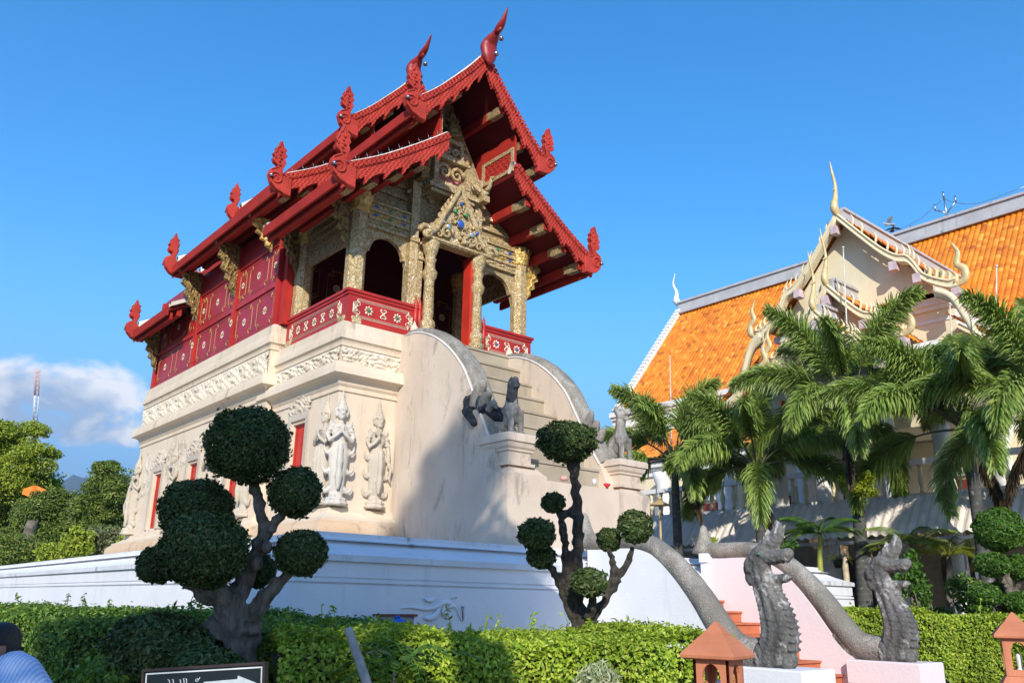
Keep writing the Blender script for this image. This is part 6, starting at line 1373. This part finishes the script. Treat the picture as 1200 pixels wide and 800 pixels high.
# direction sign
tl, tr2 = D(168,783.5,4.3), D(312,774.5,4.05); u = tr2-tl; Lw = np.linalg.norm(u); u /= Lw; n = np.cross(u, Z3); n /= np.linalg.norm(n); n = -n if np.dot(n, EYE-tl) < 0 else n; v = np.cross(n, u); v = v if v[2] > 0 else -v
sg = thing('direction_sign', 'black direction sign with a white border, Thai letters and a white arrow', 'sign', (tl+tr2)/2-v*.16); Hh = .30
def sb(b, a0, a1, c0_, c1_, t0, t1, m=0): o = tl+u*(a0+a1)/2+v*(c0_+c1_)/2+n*(t0+t1)/2; b.obox(o, (u,v,n), ((a1-a0)/2, (c1_-c0_)/2, (t1-t0)/2), m)
b = MB(); sb(b, 0, Lw, -Hh, 0, -.02, 0); b.build('board', simple('black_sign_board', (.012,.018,.018), .35, 0, .3, 6, .05), sg)
b = MB(); k = .013
for a in ((0,Lw,-k,0),(0,Lw,-Hh,-Hh+k),(0,k,-Hh+k,-k),(Lw-k,Lw,-Hh+k,-k)): sb(b, *a, .0005, .010)
b.build('frame', simple('dark_brown_frame', (.035,.022,.018), .6), sg)
b = MB(); g = .021; w_ = .0065
for a in ((g,Lw-g,-g-w_,-g),(g,Lw-g,-Hh+g,-Hh+g+w_),(g,g+w_,-Hh+g+w_,-g-w_),(Lw-g-w_,Lw-g,-Hh+g+w_,-g-w_)): sb(b, *a, .0005, .002)
b.build('border', simple('white_sign_paint', (.62,.66,.66), .5), sg)
ip = lambda px, py: (lambda q: (np.dot(q-tl, u), np.dot(q-tl, v)))(EYE+ray(px, py)*(np.dot(tl-EYE, n)/np.dot(ray(px, py), n)))
b = MB(); pts = [(239,798.4),(278.5,795),(279,791),(301,799.5),(281,810),(280.5,806),(239.5,807.5)]; b.prism([ip(*q) for q in pts], tl, u, v, n, .0005, .002); M['sign_white'] = simple('dull_sign_white', (.48,.52,.53), .5, 0, .15, 20, .05); b.build('arrow', M['sign_white'], sg)
b = MB()
for L in ([(197,795.5),(199,797),(199,812),(203,812),(203.5,796),(202,795.5)], [(211,795.5),(212,798),(212,811),(210,811)], [(215,794.5),(216,797),(216,811),(218.5,811),(219,795),(217,794.5)],
          [(230,795),(229.5,797.5),(232,798),(232.5,795),(231,794.5)], [(232.5,797),(234.5,793)], [(229,801),(230,812),(234,812),(234.5,800)], [(224,801),(224,812),(227,812)]):
    b.tube([tl+u*a+v*c+n*.0015 for a, c in [ip(*q) for q in L]], .0024, 5)
b.build('lettering', M['sign_white'], sg)
b = MB(); mid = (tl+tr2)/2-n*.035
for s in (-.2, .2): p = mid+u*s-v*.03; b.tube([p, np.array([p[0],p[1],0])], .018, 8)
b.build('post', M['metal'], sg)

# visitor in a striped shirt, seen from behind at the left edge
def visitor():
    h = D(-11, 760, 3.95); fw = -CAM[0]*np.array([1,1,0])+np.array([.10,.12,0]); fw /= np.linalg.norm(fw); rt = np.array([fw[1], -fw[0], 0])
    o = thing('person', 'dark-haired man in a blue striped shirt turned away at the left edge', 'person', (h[0]-fw[0]*.06, h[1]-fw[1]*.06, 0)); o0 = np.array(o.location)
    T = lambda f, r, z: o0+fw*f+rt*r+Z3*z; hz = h[2]; Rm = np.column_stack([rt, fw, Z3])
    skin = (lambda t: t.done(t.mix(t.rng(t.noise(8,4),.3,.7), (.24,.115,.065), (.30,.15,.09)), .55))(NT('brown_skin'))
    def E(b, c, r): b.ell(T(*c), r, rot=Rm)
    b = MB(); E(b, (.015,0,hz+.01), (.078,.092,.105)); E(b, (.055,0,hz-.055), (.056,.066,.062)); b.tube([T(-.01,0,hz-.17),T(.03,0,hz-.03)], [.066,.058], 10)
    b.tube([T(.095,0,hz+.02),T(.132,0,hz-.025),T(.115,0,hz-.04)], [.014,.021,.012], 7); E(b, (.105,0,hz-.068), (.026,.014,.009)); E(b, (.092,0,hz-.105), (.028,.022,.022))
    for s in (-1, 1):
        E(b, (-.008,s*.082,hz-.02), (.014,.024,.036)); E(b, (.088,s*.033,hz+.022), (.018,.012,.010))
        b.tube([T(-.02,s*.20,hz-.26),T(-.03,s*.255,hz-.50),T(.06,s*.24,hz-.72)], [.05,.043,.032], 8); E(b, (.085,s*.235,hz-.79), (.022,.045,.05))
        for k in range(4): b.tube([T(.07+.02*k,s*.235,hz-.82),T(.075+.022*k,s*.23,hz-.87),T(.08+.022*k,s*.22,hz-.90+.006*abs(k-1.5))], [.010,.009,.007], 6)
        b.tube([T(.10,s*.22,hz-.79),T(.13,s*.205,hz-.83),T(.13,s*.20,hz-.86)], [.012,.011,.008], 6)
        b.tube([T(0,s*.09,.62+hz-1.42),T(0,s*.09,.35),T(-.01,s*.09,.07)], [.09,.062,.045], 10); E(b, (.06,s*.09,.035), (.045,.12,.035))
    b.tube([T(-.01,0,hz-.70),T(-.02,0,hz-.45),T(-.02,0,hz-.26),T(-.01,0,hz-.17)], [.145,.15,.145,.07], 12); bd = b.build('body', skin, o); remesh(bd, .012, 3)
    b = MB(); E(b, (.012,0,hz+.045), (.084,.088,.080)); E(b, (-.018,0,hz+.010), (.058,.072,.075))
    for s in (-1, 1): E(b, (.04,s*.070,hz+.045), (.016,.03,.035))
    # keep the face clear of hair
    hr = b.build('hair', (lambda t: t.done((.012,.010,.009), .45, nrm=t.bump(t.noise(60, 5, .7, (2,2,.5)), .8, .02)))(NT('black_hair')), o); remesh(hr, .011, 2)
    t = NT('blue_striped_shirt'); x = t.n('SeparateXYZ'); t.l(t.obj(), x.inputs[0]); f = (CAM[0]*np.array([1,1,0])); f /= np.linalg.norm(f)
    p = t.math('ADD', t.math('MULTIPLY', x.outputs[0], float(f[0])*430), t.math('MULTIPLY', x.outputs[1], float(f[1])*430)); c = t.mix(t.rng(t.math('SINE', p), -.2, .5), (.38,.50,.77), (.62,.69,.82))
    t.done(c, .8, nrm=t.bump(t.noise(7, 4), .5, .04)); b = MB()
    b.tube([T(-.10,0,hz-.74),T(-.12,0,hz-.55),T(-.12,0,hz-.38),T(-.10,0,hz-.20),T(-.06,0,hz-.09),T(-.02,0,hz-.045)], [.175,.18,.19,.18,.12,.075], 16)
    for s in (-1, 1):
        E(b, (-.07,s*.155,hz-.165), (.085,.085,.07)); b.tube([T(-.07,s*.195,hz-.19),T(-.07,s*.245,hz-.38),T(-.04,s*.262,hz-.52)], [.085,.08,.075], 10)
    E(b, (-.15,0,hz-.26), (.19,.12,.16)); s_ = b.build('shirt', t.m, o); remesh(s_, .014, 4)
    b = MB(); b.tube([T(-.02,.0,hz-.075),T(-.03,.0,hz-.115)], [.07,.082], 12); b.build('collar', t.m, o)
    b = MB(); b.tube([T(.0,0,hz-.70),T(0,0,hz-.80),T(0,0,hz-.86)], [.165,.17,.15], 14)
    for s in (-1, 1): b.tube([T(0,s*.085,hz-.80),T(0,s*.09,.40),T(-.01,s*.09,.07)], [.105,.085,.075], 10)
    tr_ = b.build('trousers', simple('dark_trousers', (.03,.032,.04), .8), o); remesh(tr_, .016, 3)
    b = MB()
    for s in (-1, 1): b.ell(T(.055,s*.09,.05), (.052,.135,.05), rot=Rm)
    b.build('shoes', simple('black_shoes', (.02,.018,.016), .5), o)
visitor()

# ================================================================= air between the garden and the far hill
hv = NT('haze_air'); hv.t.nodes.remove(hv.b); pv_ = hv.n('VolumePrincipled'); pv_.inputs['Density'].default_value = .0002; pv_.inputs['Color'].default_value = (.62,.76,.95,1); pv_.inputs['Anisotropy'].default_value = .2
hv.l(pv_.outputs[0], hv.out.inputs['Volume'])
b = MB(); b.box(-1500, 3300, -1500, 4400, -7.5, 505); hb = b.build('haze', hv.m); tag(hb, kind='stuff')
